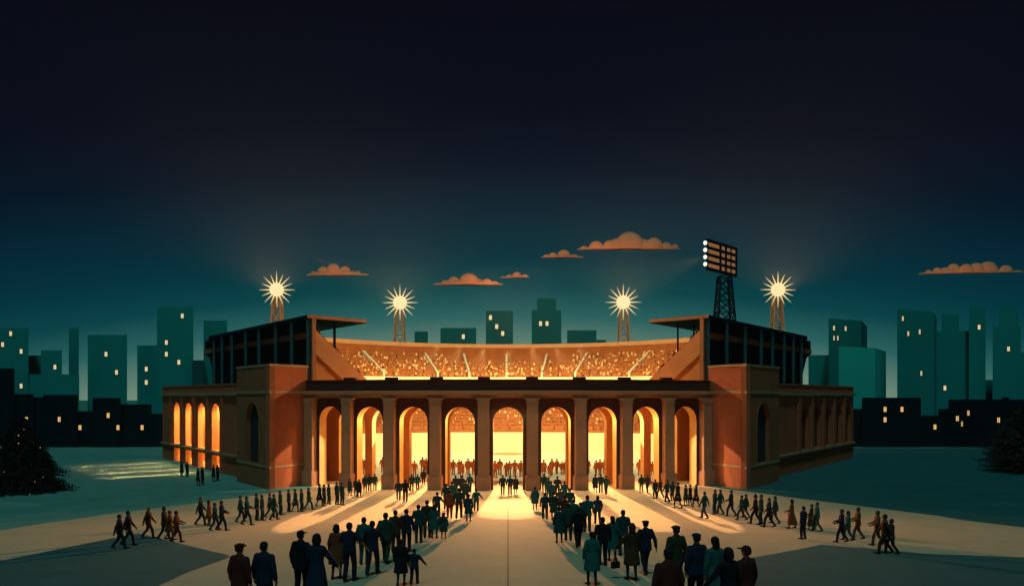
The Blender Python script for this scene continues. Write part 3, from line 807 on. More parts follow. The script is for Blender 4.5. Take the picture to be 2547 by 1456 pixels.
# ------------------------------------------------------------------ clouds
def cloud(label, x0, x1, yb, bumps, Y=700, tilt=0):
    root = P((x0 + x1) / 2, yb, Y); k = Y / F
    mb = MB()
    def puff(px, py, r):
        ybx = yb + tilt * (px - (x0 + x1) / 2)
        h = max(ybx - py, 2) ; cz = 0
        rx = r if h < r else r
        mb.sphere(((px - (x0 + x1) / 2) * k, R.uniform(-3, 3) * k, (yb - ybx) * k + max(0, h - r) * k), rx * k, rx * .4 * k, min(r, h) * k, 18, 10)
    for b in bumps: puff(*b)
    cx = (x0 + x1) / 2
    n = int((x1 - x0) / 22)
    for i in range(n + 1):
        px = x0 + (x1 - x0) * (i + .5) / (n + 1); f = 1 - abs(2 * (i + .5) / (n + 1) - 1)
        h = (2.5 + 11 * f ** .8) * (1 if x1 - x0 > 120 else .5) * R.uniform(.8, 1.2)
        rf = min(15 + 6 * f, px - x0 + 2, x1 - px + 2); puff(px, yb + tilt * (px - cx) - min(h, rf), rf)
    me = mb.build('cloud', M['cloud'], None, root, smooth=True, weld=False)
    # flat underside
    bm = bmesh.new(); bm.from_mesh(me.data)
    for v in bm.verts:
        zb = -tilt * v.co.x
        if v.co.z < zb: v.co.z = zb
    bm.to_mesh(me.data); bm.free()
    tag(me, label, 'cloud', 'small flat-bottomed clouds')
    return me
cloud('peach cloud right of the left lamp with starburst glare', 763, 916, 684.5, [(829, 655, 17), (857.6, 661, 14), (802, 662, 14), (889, 672.8, 9), (876, 672, 9), (781, 673, 12), (907, 679, 6), (845, 668, 18)])
cloud('peach cloud nearest the middle of the sky, over the left of the bowl', 1078, 1249.6, 708, [(1166, 679, 26), (1128.5, 687, 16), (1211, 692.5, 14), (1190, 692, 14), (1107.7, 696, 13), (1230, 698, 12), (1150, 692, 22)])
cloud('smallest peach cloud in the middle of the sky', 1245.5, 1315, 690, [(1285, 676, 12), (1266, 682, 9), (1305, 682, 8)])
cloud('second smallest peach cloud, left below the largest one', 1346, 1448.8, 640, [(1402, 620, 17), (1375, 627, 12), (1427, 632, 10), (1442, 636, 6), (1359, 633, 9)])
cloud('largest peach cloud with one tall dome', 1436, 1690, 620, [(1565, 576, 37), (1482, 599, 19), (1516, 597, 18), (1625, 591, 23), (1600, 594, 22), (1657, 602, 16), (1678, 607, 9), (1452, 611, 11), (1535, 592, 26)])
cloud('long dim peach cloud at the right edge of the sky', 2285, 2541, 678.5, [(2309, 670.5, 10), (2330, 665, 13), (2372, 655, 18), (2401, 656, 20), (2428, 653, 22), (2458, 649, 26), (2500, 659, 18), (2350, 664, 14)], tilt=-.02)

# ------------------------------------------------------------------ trees
def conifer(name, label, x, yb, h, r, m, lights=False, loose=False):
    g = ghit(x, yb)
    root = empty(name, g); tag(root, label, 'tree')
    mb = MB(); mb.bar((0, 0, -.2), (0, 0, h * .95), .22, .03, n=8); mb.build('trunk', M['bark'], root)
    mb = MB()
    tips = []
    for i in range(34):
        f = i / 33; z = h * (.04 + .9 * f)
        rad = r * (1 - f) ** (.85 if not loose else .55) * R.uniform(.85, 1.1) + .12
        nb = max(7, int(34 * (1 - f) + 6))
        for b in range(nb):
            a = 2 * pi * (b + R.random()) / nb
            rl2 = rad * R.uniform(.72, 1.12)
            dz = -.18 * rl2 if not loose else R.uniform(-.15, .35) * rl2
            tip = Vector((cos(a) * rl2, sin(a) * rl2, z + dz))
            tips.append(tip)
            base = Vector((0, 0, z + .1))
            d = tip - base
            perp = Vector((-sin(a), cos(a), 0))
            for s_ in range(13):
                t = .2 + .8 * s_ / 12
                c = base + d * t
                ln = .5 * (1.15 - t) * (r / 3.6) + .12
                for sg in (-1, 1):
                    e_ = c + perp * sg * ln * R.uniform(.6, 1.1) + d.normalized() * ln * .7 + Vector((0, 0, R.uniform(-.16, .07)))
                    wv = Vector((R.uniform(-.1, .1), R.uniform(-.1, .1), R.uniform(.10, .20)))
                    mb.face([c, e_, c + wv])
    mb.build('crown', m, root, weld=False)
    return root, tips, g
tr, tips, tg = conifer('fir_tree', 'dark fir tree strung with tiny lights at the left edge', 52, 1222, 6.9, 4.0, M['needle'])
sl = empty('fairy_lights', tg); tag(sl, 'string of tiny warm bulbs hung on the dark fir tree', 'string lights')
mb = MB(); 
cand = [t for t in tips if t.y < -.2 and t.z < 6]
R.shuffle(cand); cand = sorted(cand[:16], key=lambda t: t.z)
for a, b in zip(cand, cand[1:]): mb.bar(a * .97, b * .97, .006)
mb.build('cable', M['shoe'], sl)
for i, t in enumerate(cand):
    mb = MB(); mb.sphere(t * 1.01, R.choice([.03, .04, .05]), nu=8, nv=6); mb.build('bulb', M['fairy'], sl, smooth=True)
conifer('conifer', 'loose brown-edged conifer at the right edge with no lights', 2560, 1174, 7.6, 4.9, M['needle_brown'], loose=True)
# ------------------------------------------------------------------ people (nominal height 1.75 m, facing +Y)
def capsule(mb, p, q, r0, r1, n=10):
    p, q = Vector(p), Vector(q)
    mb.bar(p, q, r0, r1, n=n)
    mb.sphere(p, r0, nu=n, nv=6); mb.sphere(q, r1, nu=n, nv=6)
def lofted(mb, rings, n=16):
    """rings: (z, cx, cy, rx, ry)"""
    g = [[(cx + rx * cos(2 * pi * i / n), cy + ry * sin(2 * pi * i / n), z) for i in range(n)] for z, cx, cy, rx, ry in rings]
    for A, B in zip(g, g[1:]):
        for i in range(n):
            j = (i + 1) % n
            mb.face([A[i], A[j], B[j], B[i]])
    mb.face(list(reversed(g[0]))); mb.face(g[-1])
def fuse(mb, name, mats, vox, smooth=2):
    """melt overlapping pieces into one continuous skin"""
    o = mb.build(name, mats, weld=True)
    md = o.modifiers.new('remesh', 'REMESH'); md.mode = 'VOXEL'; md.voxel_size = vox
    s = o.modifiers.new('smooth', 'SMOOTH'); s.iterations = smooth; s.factor = .5
    d = o.modifiers.new('thin', 'DECIMATE'); d.ratio = .45
    dg = bpy.context.evaluated_depsgraph_get()
    me = bpy.data.meshes.new_from_object(o.evaluated_get(dg))
    bpy.data.objects.remove(o)
    me.name = name
    me.materials.clear()
    for m in (mats if isinstance(mats, (list, tuple)) else [mats]): me.materials.append(m)
    me.polygons.foreach_set('use_smooth', [True] * len(me.polygons))
    return me

def limbs(pose, female):
    """joint positions for a pose"""
    hipx = .095; shx = .175 if female else .205
    J = {}
    st = pose.get('stride', 0)
    for sgn, key in ((-1, 'l'), (1, 'r')):
        f = st * sgn                      # + = this leg forward
        hip = Vector((hipx * sgn, 0, .93))
        if f >= 0:
            knee = Vector((hipx * sgn * 1.0, .05 + .62 * f, .49 + .02 * f)); ank = Vector((hipx * sgn * .95, .01 + 1.0 * f, .085))
            toe = ank + Vector((.02 * sgn, .17, -.035 + .25 * f * .2))
        else:
            knee = Vector((hipx * sgn, .03 + .35 * f, .50)); ank = Vector((hipx * sgn * .95, .0 + 1.25 * f, .10 - .22 * f))
            toe = ank + Vector((.01 * sgn, .14, -.085 + .30 * f * .3))
        J[key + 'leg'] = (hip, knee, ank, toe)
        sh = Vector((shx * sgn, 0, 1.43))
        a = pose.get('arm_' + key)
        sw = -f * .9
        if a == 'out':
            el = sh + Vector((.13 * sgn, .05, -.25)); wr = el + Vector((.11 * sgn, .10, -.20))
        elif a == 'fwd':
            el = sh + Vector((.05 * sgn, .06, -.27)); wr = el + Vector((-.02 * sgn, .20, -.10))
        elif a == 'bent':
            el = sh + Vector((.09 * sgn, -.03, -.27)); wr = el + Vector((-.10 * sgn, .19, -.02))
        else:
            el = sh + Vector((.055 * sgn, -.02 + sw * .45, -.29)); wr = el + Vector((.015 * sgn, .05 + sw * .5, -.245))
        J[key + 'arm'] = (sh, el, wr)
    return J
def hand(mb, el, wr, sgn):
    d = (wr - el).normalized(); side = Vector((0, 1, 0)); side = (side - d * side.dot(d)).normalized(); nrm_ = d.cross(side)
    palm = wr + d * .045
    for k in range(4):
        o = side * (.030 - .020 * k)
        ln = (.075, .085, .080, .062)[k]
        a = wr + d * .02 + o * .7; b = wr + d * .085 + o; c = b + d * ln * .55 - nrm_ * sgn * .008; e = c + d * ln * .4 - nrm_ * sgn * .022
        capsule(mb, a, b, .014, .0125, 6); capsule(mb, b, c, .0105, .0095, 6); capsule(mb, c, e, .0095, .0075, 6)
    t0 = wr + d * .025 + side * .022; t1 = t0 + d * .03 + side * .028; t2 = t1 + d * .034 + side * .004
    capsule(mb, t0, t1, .013, .011, 6); capsule(mb, t1, t2, .011, .009, 6)
def head(mb, female):
    mb.sphere((0, .005, 1.655), .076, .092, .100, 14, 10)
    mb.sphere((0, .022, 1.59), .056, .066, .060, 12, 8)
    mb.sphere((0, .098, 1.615), .012, .020, .018, 8, 6)          # nose
    mb.sphere((0, .082, 1.568), .024, .012, .010, 8, 6)          # lips
    mb.sphere((0, .086, 1.668), .050, .012, .010, 8, 6)          # brow
    for s in (-1, 1):
        mb.sphere((.078 * s, 0, 1.63), .012, .022, .032, 8, 6)   # ear
        mb.sphere((.030 * s, .084, 1.645), .013, .008, .009, 8, 6)   # eyelid
    capsule(mb, (0, -.012, 1.42), (0, .0, 1.58), .060 if not female else .05, .055 if not female else .046, 12)
BODY, WEAR, HEADW = {}, {}, {}
def make_body(key, pose, female=False, wear='suit', wide=1.0, legs='trousers'):
    J = limbs(pose, female); w = wide
    mb = MB()
    if female: rings = [(.84, 0, 0, .165, .12), (.93, 0, 0, .175, .12), (1.08, 0, .005, .125, .095), (1.22, 0, .012, .150, .108), (1.34, 0, .01, .155, .105), (1.43, 0, 0, .165, .085), (1.475, 0, 0, .09, .07)]
    else: rings = [(.84, 0, 0, .155 * w, .11 * w), (.95, 0, 0, .165 * w, .115 * w), (1.08, 0, .005, .150 * w, .105 * w), (1.22, 0, .01, .170 * w, .115 * w), (1.35, 0, .005, .190, .115), (1.44, 0, 0, .185, .095), (1.49, 0, 0, .10, .075)]
    lofted(mb, rings); head(mb, female)
    lw = 1.0 if legs == 'stockings' else 1.18
    for s, k in ((-1, 'l'), (1, 'r')):
        hip, knee, ank, toe = J[k + 'leg']
        if legs == 'stockings':
            capsule(mb, hip, knee, .083, .052); capsule(mb, knee, ank, .053, .034)
            calf = knee.lerp(ank, .3) + Vector((0, -.014, 0)); mb.sphere(calf, .050, .052, .11, 10, 8)
        else:
            capsule(mb, hip, knee, .098 * w, .073); capsule(mb, knee, ank, .072, .062)
        heel = ank + Vector((0, -.045, -.045)); ball = ank.lerp(toe, .65) + Vector((0, 0, -.015))
        capsule(mb, ank, heel, .042, .036, 8); capsule(mb, heel, ball, .038, .040, 8); capsule(mb, ball, toe, .040, .030, 8)
        sh, el, wr = J[k + 'arm']
        capsule(mb, sh + Vector((-.03 * s, 0, -.01)), el, .058, .042); capsule(mb, el, wr, .042, .028)
        hand(mb, el, wr, s)
    me = fuse(mb, 'person', [M['skin'], M['stocking'] if legs == 'stockings' else M['cloth'], M['shoe']], .0125, 1)
    # trousers or stockings, shoes: by height along the leg
    for p in me.polygons:
        c = p.center
        near = abs(c.x) < .19
        if c.z < .97 and near:
            p.material_index = 1
            for k in ('l', 'r'):
                hip, knee, ank, toe = J[k + 'leg']
                if (c - ank).length < .26 and c.z < ank.z + .015 and (c.x * (1 if k == 'r' else -1)) > 0: p.material_index = 2
        if c.z > .97 and c.z < 1.46 and abs(c.x) < .16: p.material_index = 1
    BODY[key] = me
    # clothes: one garment fused round torso and sleeves
    g = MB(); e = .016
    if wear in ('suit', 'shirt'):
        hem = .80 if wear == 'suit' else .90
        fl = 1.10 if wear == 'suit' else 1.0
        lofted(g, [(hem, 0, -.005, .182 * w * fl, .135 * w * fl), (.95, 0, 0, (.165 * w + e) * 1.06, .135 * w), (1.10, 0, .005, .158 * w + e, .113 * w + e), (1.24, 0, .01, .178 * w + e, .118 * w + e), (1.36, 0, .004, .196 + e, .118 + e), (1.44, 0, -.004, .192 + e, .098 + e), (1.495, 0, -.01, .10, .082), (1.53, 0, -.01, .072, .075)])
    elif wear == 'coat':
        k0 = .50; st = abs(pose.get('stride', 0)) * .35
        lofted(g, [(k0, 0, 0, .245, .20 + st), (.62, 0, 0, .235, .185 + st * .8), (.80, 0, 0, .212, .158 + st * .4), (.95, 0, 0, .192, .14), (1.08, 0, .004, .150, .116), (1.22, 0, .012, .168, .126), (1.34, 0, .01, .175, .122), (1.43, 0, 0, .178, .100), (1.485, 0, 0, .10, .08), (1.52, 0, -.008, .068, .07)])
    elif wear == 'long':
        st = abs(pose.get('stride', 0)) * .4
        lofted(g, [(.24, 0, -.03, .27, .23 + st), (.45, 0, -.02, .24, .20 + st), (.80, 0, 0, .205, .155 + st * .4), (.95, 0, 0, .190, .138), (1.08, 0, .004, .145, .112), (1.22, 0, .012, .165, .124), (1.34, 0, .01, .172, .120), (1.43, 0, 0, .178, .100), (1.485, 0, 0, .10, .08), (1.52, 0, -.008, .066, .068)])
    for s, k in ((-1, 'l'), (1, 'r')):
        sh, el, wr = J[k + 'arm']
        d = (wr - el).normalized()
        capsule(g, sh + Vector((-.035 * s, 0, -.012)), el if wear != 'shirt' else sh.lerp(el, .8), .076, .062 if wear != 'shirt' else .066)
        if wear != 'shirt': capsule(g, el, wr - d * .02, .060, .048)
    WEAR[key] = (fuse(g, {'suit': 'jacket', 'shirt': 'shirt', 'coat': 'coat', 'long': 'long_dress'}[wear], M['cloth'], .016, 2), {'suit': 'jacket', 'shirt': 'shirt', 'coat': 'coat', 'long': 'long_dress'}[wear])

make_body('man', dict(stride=.03), wear='suit')
make_body('walk', dict(stride=.24), wear='suit')
make_body('walkb', dict(stride=-.20), wear='suit')
make_body('manout', dict(stride=.16, arm_r='out'), wear='suit')
make_body('manfwd', dict(stride=.22, arm_r='fwd', arm_l='fwd'), wear='suit')
make_body('shirt', dict(stride=.08, arm_r='out'), wear='shirt')
make_body('wide', dict(stride=.05), wear='suit', wide=1.32)
make_body('coat', dict(stride=.05), female=True, wear='coat', legs='stockings')
make_body('coatw', dict(stride=.18), female=True, wear='coat', legs='stockings')
make_body('coatout', dict(stride=.07, arm_r='out'), female=True, wear='coat', legs='stockings')
make_body('dress', dict(stride=.14, arm_r='fwd'), female=True, wear='long', legs='stockings')

def hw(key, parts, m, vox=.009):
    mb = MB()
    for p in parts:
        if p[0] == 's': mb.sphere(*p[1:], nu=14, nv=10)
        else: capsule(mb, *p[1:])
    HEADW[key] = (fuse(mb, key, m, vox, 2), key)
hw('short_hair', [('s', (0, -.012, 1.675), .084, .094, .092), ('s', (0, -.045, 1.63), .074, .062, .085)], M['hair'])
hw('bob_hair', [('s', (0, -.012, 1.675), .092, .102, .098), ('s', (0, -.045, 1.60), .098, .070, .115), ('s', (-.07, 0, 1.60), .030, .055, .085), ('s', (.07, 0, 1.60), .030, .055, .085)], M['hair'])
hw('long_hair', [('s', (0, -.012, 1.675), .088, .100, .096), ('s', (0, -.055, 1.56), .088, .055, .17)], M['hair'])
hw('hood', [('s', (0, -.02, 1.66), .108, .112, .122), ('s', (0, -.05, 1.75), .06, .07, .06), ('s', (0, -.04, 1.54), .10, .09, .10)], M['cloth'])
def cap_mesh(key, brim, m):
    mb = MB()
    if key == 'peaked_cap':
        mb.sphere((0, -.01, 1.70), .092, .104, .075, 16, 10); mb.sphere((0, .0, 1.725), .112, .120, .038, 16, 8)
        mb.sphere((0, .115, 1.69), .072, .075, .014, 14, 8)
    elif key == 'baseball_cap':
        mb.sphere((0, -.008, 1.695), .088, .103, .085, 16, 10); mb.sphere((0, .13, 1.69), .070, .085, .013, 14, 8)
    elif key == 'flat_hat':
        mb.sphere((0, .0, 1.71), .094, .112, .062, 16, 10); mb.sphere((0, .045, 1.715), .085, .09, .035, 14, 8)
    elif key == 'cone_hat':
        lofted(mb, [(1.68, 0, 0, .15, .15), (1.70, 0, 0, .15, .15), (1.71, 0, 0, .09, .10), (1.80, 0, 0, .065, .07), (1.88, 0, 0, .03, .03)])
    mb.sphere((0, -.03, 1.645), .080, .085, .075, 12, 8)
    HEADW[key] = (fuse(mb, key, m, .010, 1), key)
for kx in ('peaked_cap', 'baseball_cap', 'flat_hat', 'cone_hat'): cap_mesh(kx, 0, M['cloth'])
mb = MB(); mb.box(-.13, .13, -.045, .045, 0, .19); mb.bar((-.07, 0, .19), (-.05, 0, .30), .010); mb.bar((.07, 0, .19), (.05, 0, .30), .010); mb.bar((-.05, 0, .30), (.05, 0, .30), .010)
bo = mb.build('handbag', M['shoe'], weld=False); BAG = bo.data; bpy.data.objects.remove(bo)

PAL = dict(navy=(.008, .018, .042, 1), ink=(.007, .008, .014, 1), teal=(.008, .095, .09, 1), deep=(.007, .05, .056, 1), green=(.012, .055, .04, 1), olive=(.030, .034, .018, 1),
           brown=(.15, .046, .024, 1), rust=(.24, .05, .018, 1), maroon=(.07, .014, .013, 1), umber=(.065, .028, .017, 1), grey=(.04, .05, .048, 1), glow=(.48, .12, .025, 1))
CN = dict(navy='navy', ink='near-black', teal='teal', deep='dark teal', green='dark green', olive='olive', brown='brown', rust='rust red', maroon='dark maroon', umber='dark brown', grey='grey green', glow='rust orange')
WN = dict(jacket='jacket', shirt='shirt', coat='coat', long_dress='long dress')
def person(label, x, yh, yf, body, hd, color, face, group=None, H=None, flip=False, headcol=None, trousers=None, pos=None):
    """x, yh, yf: plate column, crown row and foot row (None when the feet lie below the picture)"""
    if pos is not None: g = Vector(pos); h = H
    elif yf is None: h = H or 1.82; g = ghit(x, yh, h)
    else:
        g = ghit(x, yf); h = H or max(1.0, (yf - yh) * g.y / F * 1.0)
    s = h / 1.765
    o = bpy.data.objects.new('person', BODY[body]); COL.objects.link(o)
    o.location = g; o.rotation_euler = (0, 0, radians(-face)); o.scale = (s * 1.1 * (-1 if flip else 1), s * 1.08, s)
    if yf is not None and (yf - yh) * g.y / F < 1.5: o.scale = (s * 1.16 * (-1 if flip else 1), s * 1.14, s)
    c = PAL[color]
    o.color = PAL[trousers] if trousers else tuple(v * .75 for v in c[:3]) + (1,)
    tag(o, label, 'person', group)
    me, nm = WEAR[body]
    q = bpy.data.objects.new(nm, me); COL.objects.link(q); q.parent = o; q.color = c
    if hd:
        me, nm = HEADW[hd]
        q = bpy.data.objects.new(nm, me); COL.objects.link(q); q.parent = o; q.color = PAL[headcol] if headcol else tuple(v * .8 for v in c[:3]) + (1,)
    return o
FG = 'people walking up the forecourt'
SH, BB, LH, HD, PC, BC, FH = 'short_hair', 'bob_hair', 'long_hair', 'hood', 'peaked_cap', 'baseball_cap', 'flat_hat'
for row in (
 # ---- left file, from the viewer towards the arches
 ('person in a peaked cap and dark maroon, leftmost at the bottom edge', 596, 1350, None, 'man', PC, 'maroon', 24),
 ('broad short-haired person in navy right of the leftmost peaked cap', 657, 1344, None, 'man', SH, 'navy', 18),
 ('person in a baseball cap arm in arm with the bob-haired one, bottom left', 748, 1318, None, 'man', BC, 'ink', 22),
 ('bob-haired person in a flared navy coat with one arm held out, bottom left', 788, 1325, None, 'coatout', BB, 'navy', 18),
 ('bob-haired person in a brown knee-length coat on the left', 836.5, 1301.6, 1439, 'coat', BB, 'brown', 12),
 ('person in a navy short-sleeved shirt beside the brown coat on the left', 869, 1297, 1445, 'shirt', SH, 'navy', 16),
 ('teal-clad person half hidden behind the navy jacket in the left file', 905, 1284, 1403, 'man', SH, 'teal', 12),
 ('person in a navy jacket reaching out sideways in front of the teal-clad one', 926, 1293, 1429, 'manout', SH, 'navy', 10),
 ('person in a dark green jacket in the middle of the left file', 959, 1272.7, 1399.5, 'walkb', SH, 'green', 8),
 ('person in a dark brown jacket hidden behind the dark green one in the left file', 983.5, 1266.6, 1375, 'man', SH, 'umber', 8),
 ('tall person in a navy jacket above the child in the left file', 1010.6, 1263.6, 1372, 'man', SH, 'navy', 8),
 ('person in a dark teal jacket left of the olive one in the left file', 1040.7, 1253, 1349, 'man', SH, 'deep', 6),
 ('person in an olive jacket next to the teal coat and the girl', 1062, 1242, 1337, 'man', SH, 'olive', 6),
 ('person in a teal coat leading a small girl by the hand', 1080, 1253, 1338, 'coat', LH, 'teal', 8),
 ('small girl in a green coat held by the hand in the left file', 1103, 1272.7, 1338.6, 'coat', LH, 'green', 4),
 ('person in a long navy coat leading a small boy at the bottom', 997, 1338.6, 1455, 'coat', SH, 'ink', 10),
 ('small boy in navy with one arm out at the bottom of the left file', 1030, 1366.7, 1453, 'manout', SH, 'navy', 6),
 ('teal-clad person with arms spread at the back of the left file', 1087, 1222, 1290, 'manout', SH, 'deep', 6),
 ('person in a dark teal jacket left of the rust red jacket', 1109.4, 1200.7, 1266, 'man', SH, 'deep', 2),
 ('person in a teal jacket just above the rust red coat', 1124, 1196, 1256, 'man', SH, 'teal', 2),
 ('person in the only rust red jacket of the left file', 1117.7, 1217, 1288, 'wide', SH, 'rust', 4),
 ('person in a grey green jacket right beside the rust red jacket', 1141, 1211.8, 1289, 'walk', SH, 'grey', 4),
 ('person in deep teal, left of three under the arch behind the left file', 1133, 1180, 1230, 'man', SH, 'deep', 0),
 ('person in grey green under the arch, middle of three at the left file end', 1148, 1180, 1230, 'man', SH, 'grey', 0),
 ('person in teal under the arch, right of three at the left file end', 1167.7, 1176.5, 1224.5, 'man', SH, 'teal', 0),
 ('stout person in dark green deep in the left file before the arch', 1158, 1192, 1249, 'wide', SH, 'green', 0),
 ('person in a dark teal coat with a long shadow, right of the left file', 1165, 1227, 1295, 'coat', SH, 'deep', 6),
 ('rightmost person of the left file, in teal, near the bright central path', 1184, 1214.5, 1270, 'manout', SH, 'teal', 4),
 # ---- three on the bright path
 ('left of the three people on the bright central path', 1250, 1179, 1229.8, 'walkb', SH, 'deep', 0),
 ('middle one of the three people on the bright central path', 1268, 1180.7, 1229.6, 'man', SH, 'deep', 0),
 ('right of the three people on the bright central path', 1282, 1181.8, 1228, 'coat', SH, 'olive', 0),
 # ---- right file
 ('person in a teal coat walking alone right of the bright central path', 1330, 1209, 1267, 'coat', SH, 'teal', -2),
 ('person in dark teal under the arch, left of the right file end', 1353, 1176.5, 1226, 'man', SH, 'deep', 0),
 ('small person in teal peeping out behind the group at the right file end', 1364, 1185, 1238, 'man', SH, 'teal', 0),
 ('brown-haired person in teal in the thick of the group at the right file end', 1371, 1195, 1252, 'wide', SH, 'teal', 0),
 ('person in green under the arch, right of the right file end', 1386, 1182.6, 1236, 'man', SH, 'green', 0),
 ('person in teal close to the right jamb of the right middle arch', 1403.6, 1195, 1250, 'man', SH, 'teal', -2),
 ('person in grey green below the right middle arch', 1394, 1213, 1268, 'man', SH, 'grey', -2),
 ('person in dark teal at the outer edge of the group before the right middle arch', 1417.4, 1212.6, 1280, 'man', FH, 'deep', -2),
 ('person in dark teal at the left edge of the right file with arms apart', 1355, 1224, 1291, 'walk', FH, 'deep', -2),
 ('person in a dark green coat, second from the left edge of the right file', 1377, 1221.5, 1293, 'coat', SH, 'green', -2),
 ('person in the dark brown jacket in the middle of the right file', 1403.6, 1231, 1300, 'man', SH, 'umber', -3),
 ('teal-clad person behind the broad-backed one in the right file', 1426.6, 1239.5, 1318, 'man', SH, 'teal', -4),
 ('short person in dark green squeezed behind the near-black jacket', 1443, 1247, 1322, 'man', SH, 'green', -4),
 ('person in a dark teal knee-length coat with bare calves, left in the right file', 1390.5, 1257.5, 1349, 'coat', SH, 'deep', -6),
 ('broad-backed person in dark green in the right file', 1413, 1249, 1343.6, 'wide', SH, 'green', -6),
 ('person in a near-black jacket with legs apart in the right file', 1437.7, 1259.8, 1360, 'walkb', SH, 'ink', -6),
 ('tall person in teal behind the near-black jacket of the right file', 1460.4, 1229.8, 1322, 'man', SH, 'teal', -6),
 ('person in dark teal standing at the outer edge of the right file, one arm out', 1486, 1231, 1303, 'manout', BB, 'deep', -8),
 ('person in a teal jacket and dark skirt nearest the centre at the bottom', 1472, 1319.6, 1454, 'coat', SH, 'teal', -10),
 ('tall slim person in near-black just behind the teal jacket and dark skirt', 1498, 1283, 1405, 'man', SH, 'ink', -10),
 ('pale-haired person in a belted teal coat in the right file', 1522.6, 1281, 1394.5, 'coat', LH, 'teal', -10),
 ('tall person in blue-teal behind the belted teal coat', 1549, 1266, 1381, 'man', SH, 'deep', -10),
 ('hooded person in a dark brown coat carrying a handbag', 1571, 1301, 1441.8, 'coatout', HD, 'umber', -14),
 ('person in a flat hat and navy jacket right of the hooded one', 1605, 1292.7, 1427, 'walkb', PC, 'navy', -14),
 ('left of the three people in front of the arch right of the right file', 1480, 1178, 1224.5, 'coat', SH, 'deep', -4),
 ('middle one of the three people in front of the arch right of the right file', 1494, 1176.6, 1225, 'man', SH, 'grey', -4),
 ('right of the three people in front of the arch right of the right file', 1507, 1181, 1228.5, 'walkb', SH, 'teal', -4),
 ('person in a peaked cap and olive jacket at the bottom right', 1681, 1305.3, None, 'man', PC, 'olive', -20),
 ('short-haired person in dark maroon in front of the olive jacket, bottom right', 1661, 1360, None, 'man', SH, 'maroon', -16),
 ('person in a flat hat and wide navy overcoat at the bottom right', 1732, 1324.6, None, 'wide', FH, 'navy', -20),
 ('long-haired person in teal between the navy overcoat and the bob hair', 1777, 1332, None, 'coat', LH, 'teal', -18),
 ('bob-haired person in near-black with an elbow out at the bottom right', 1810, 1359, None, 'coatout', BB, 'ink', -24),
 ('person in a baseball cap and maroon jacket, rightmost at the bottom edge', 1855, 1356, None, 'man', BC, 'maroon', -34),
):
    lab, x, yh, yf, body, hd, colr, face = row
    fl = x > CX
    o = person(lab, x, yh, yf, body, hd, colr, face, FG, flip=fl, headcol='brown' if 'brown-haired' in lab else ('grey' if 'pale-haired' in lab else None))
    if 'handbag' in lab:
        q = bpy.data.objects.new('handbag', BAG); COL.objects.link(q)
        q.location = o.location + Vector((-.46, .12, .33)); q.rotation_euler = (0, 0, .4)
        tag(q, 'small black handbag held by the hooded person', 'handbag')

ORD = ['first', 'second', 'third', 'fourth', 'fifth', 'sixth', 'seventh', 'eighth', 'ninth', 'tenth', 'eleventh', 'twelfth', 'thirteenth', 'fourteenth', 'fifteenth', 'sixteenth', 'seventeenth', 'eighteenth', 'nineteenth', 'twentieth',
       'twenty-first', 'twenty-second', 'twenty-third', 'twenty-fourth', 'twenty-fifth', 'twenty-sixth', 'twenty-seventh', 'twenty-eighth', 'twenty-ninth', 'thirtieth', 'thirty-first', 'thirty-second', 'thirty-third']
def verb(b): return dict(man='standing', walk='striding', walkb='striding', manout='walking with an arm out', manfwd='walking with hands forward', wide='standing stoutly', coat='standing', coatw='walking', coatout='walking with an arm out', dress='walking', shirt='walking')[b]
LQ = [
 (297, 1277.3, 1363.7, 'walk', SH, 'navy', 70), (319, 1268.3, 1355.5, 'walk', SH, 'navy', 72), (368.7, 1257.3, 1337.6, 'walk', None, 'umber', 74), (408, 1258, 1340, 'walkb', SH, 'umber', 75), (422, 1267.8, 1341, 'coatw', SH, 'brown', 76), (438.5, 1268.3, 1347, 'manfwd', SH, 'brown', 76),
 (499, 1234.5, 1305, 'walk', SH, 'navy', 76), (519.4, 1242.6, 1306, 'coat', BB, 'brown', 74), (534, 1248.4, 1317.8, 'walkb', SH, 'deep', 74), (551, 1243.3, 1318.3, 'manfwd', SH, 'navy', 72), (598, 1231, 1297, 'walkb', SH, 'deep', 70), (613.6, 1232.9, 1304.6, 'manfwd', SH, 'deep', 70),
 (638, 1225, 1292.8, 'man', SH, 'green', 66), (651.3, 1228.7, 1292.8, 'man', SH, 'deep', 66), (671, 1224.8, 1286, 'walk', SH, 'deep', 66), (681.4, 1226.4, 1292, 'walkb', SH, 'deep', 64), (697, 1218, 1279.6, 'man', SH, 'deep', 60), (717.7, 1215.5, 1271.5, 'man', SH, 'deep', 60), (734, 1214, 1271.5, 'coatw', SH, 'green', 60),
 (749.7, 1214.4, 1271, 'man', SH, 'deep', 58), (767.5, 1210.7, 1267, 'walk', SH, 'deep', 60), (794.3, 1201.6, 1257.6, 'coatw', SH, 'ink', 55), (805.7, 1202.6, 1253, 'man', SH, 'deep', 55), (817.5, 1202.6, 1252.5, 'man', SH, 'green', 52), (837.6, 1197, 1254, 'man', SH, 'deep', 50), (850.3, 1198.6, 1255, 'man', SH, 'deep', 46),
 (870, 1187.8, 1232, 'coat', SH, 'deep', 40), (884.6, 1187, 1233, 'man', SH, 'deep', 35), (893, 1190.5, 1236, 'coat', SH, 'ink', 30), (907.5, 1179.7, 1222, 'man', SH, 'deep', 20), (919, 1177, 1221, 'man', SH, 'olive', 20), (931.8, 1176.4, 1219, 'man', SH, 'teal', 15)]
for i, (x, yh, yf, b, hd, c, f) in enumerate(LQ):
    person(f'{CN[c]} figure {verb(b)}, {ORD[i]} from the outer end of the left queue', x, yh, yf, b, hd, c, f, 'people in the left queue')
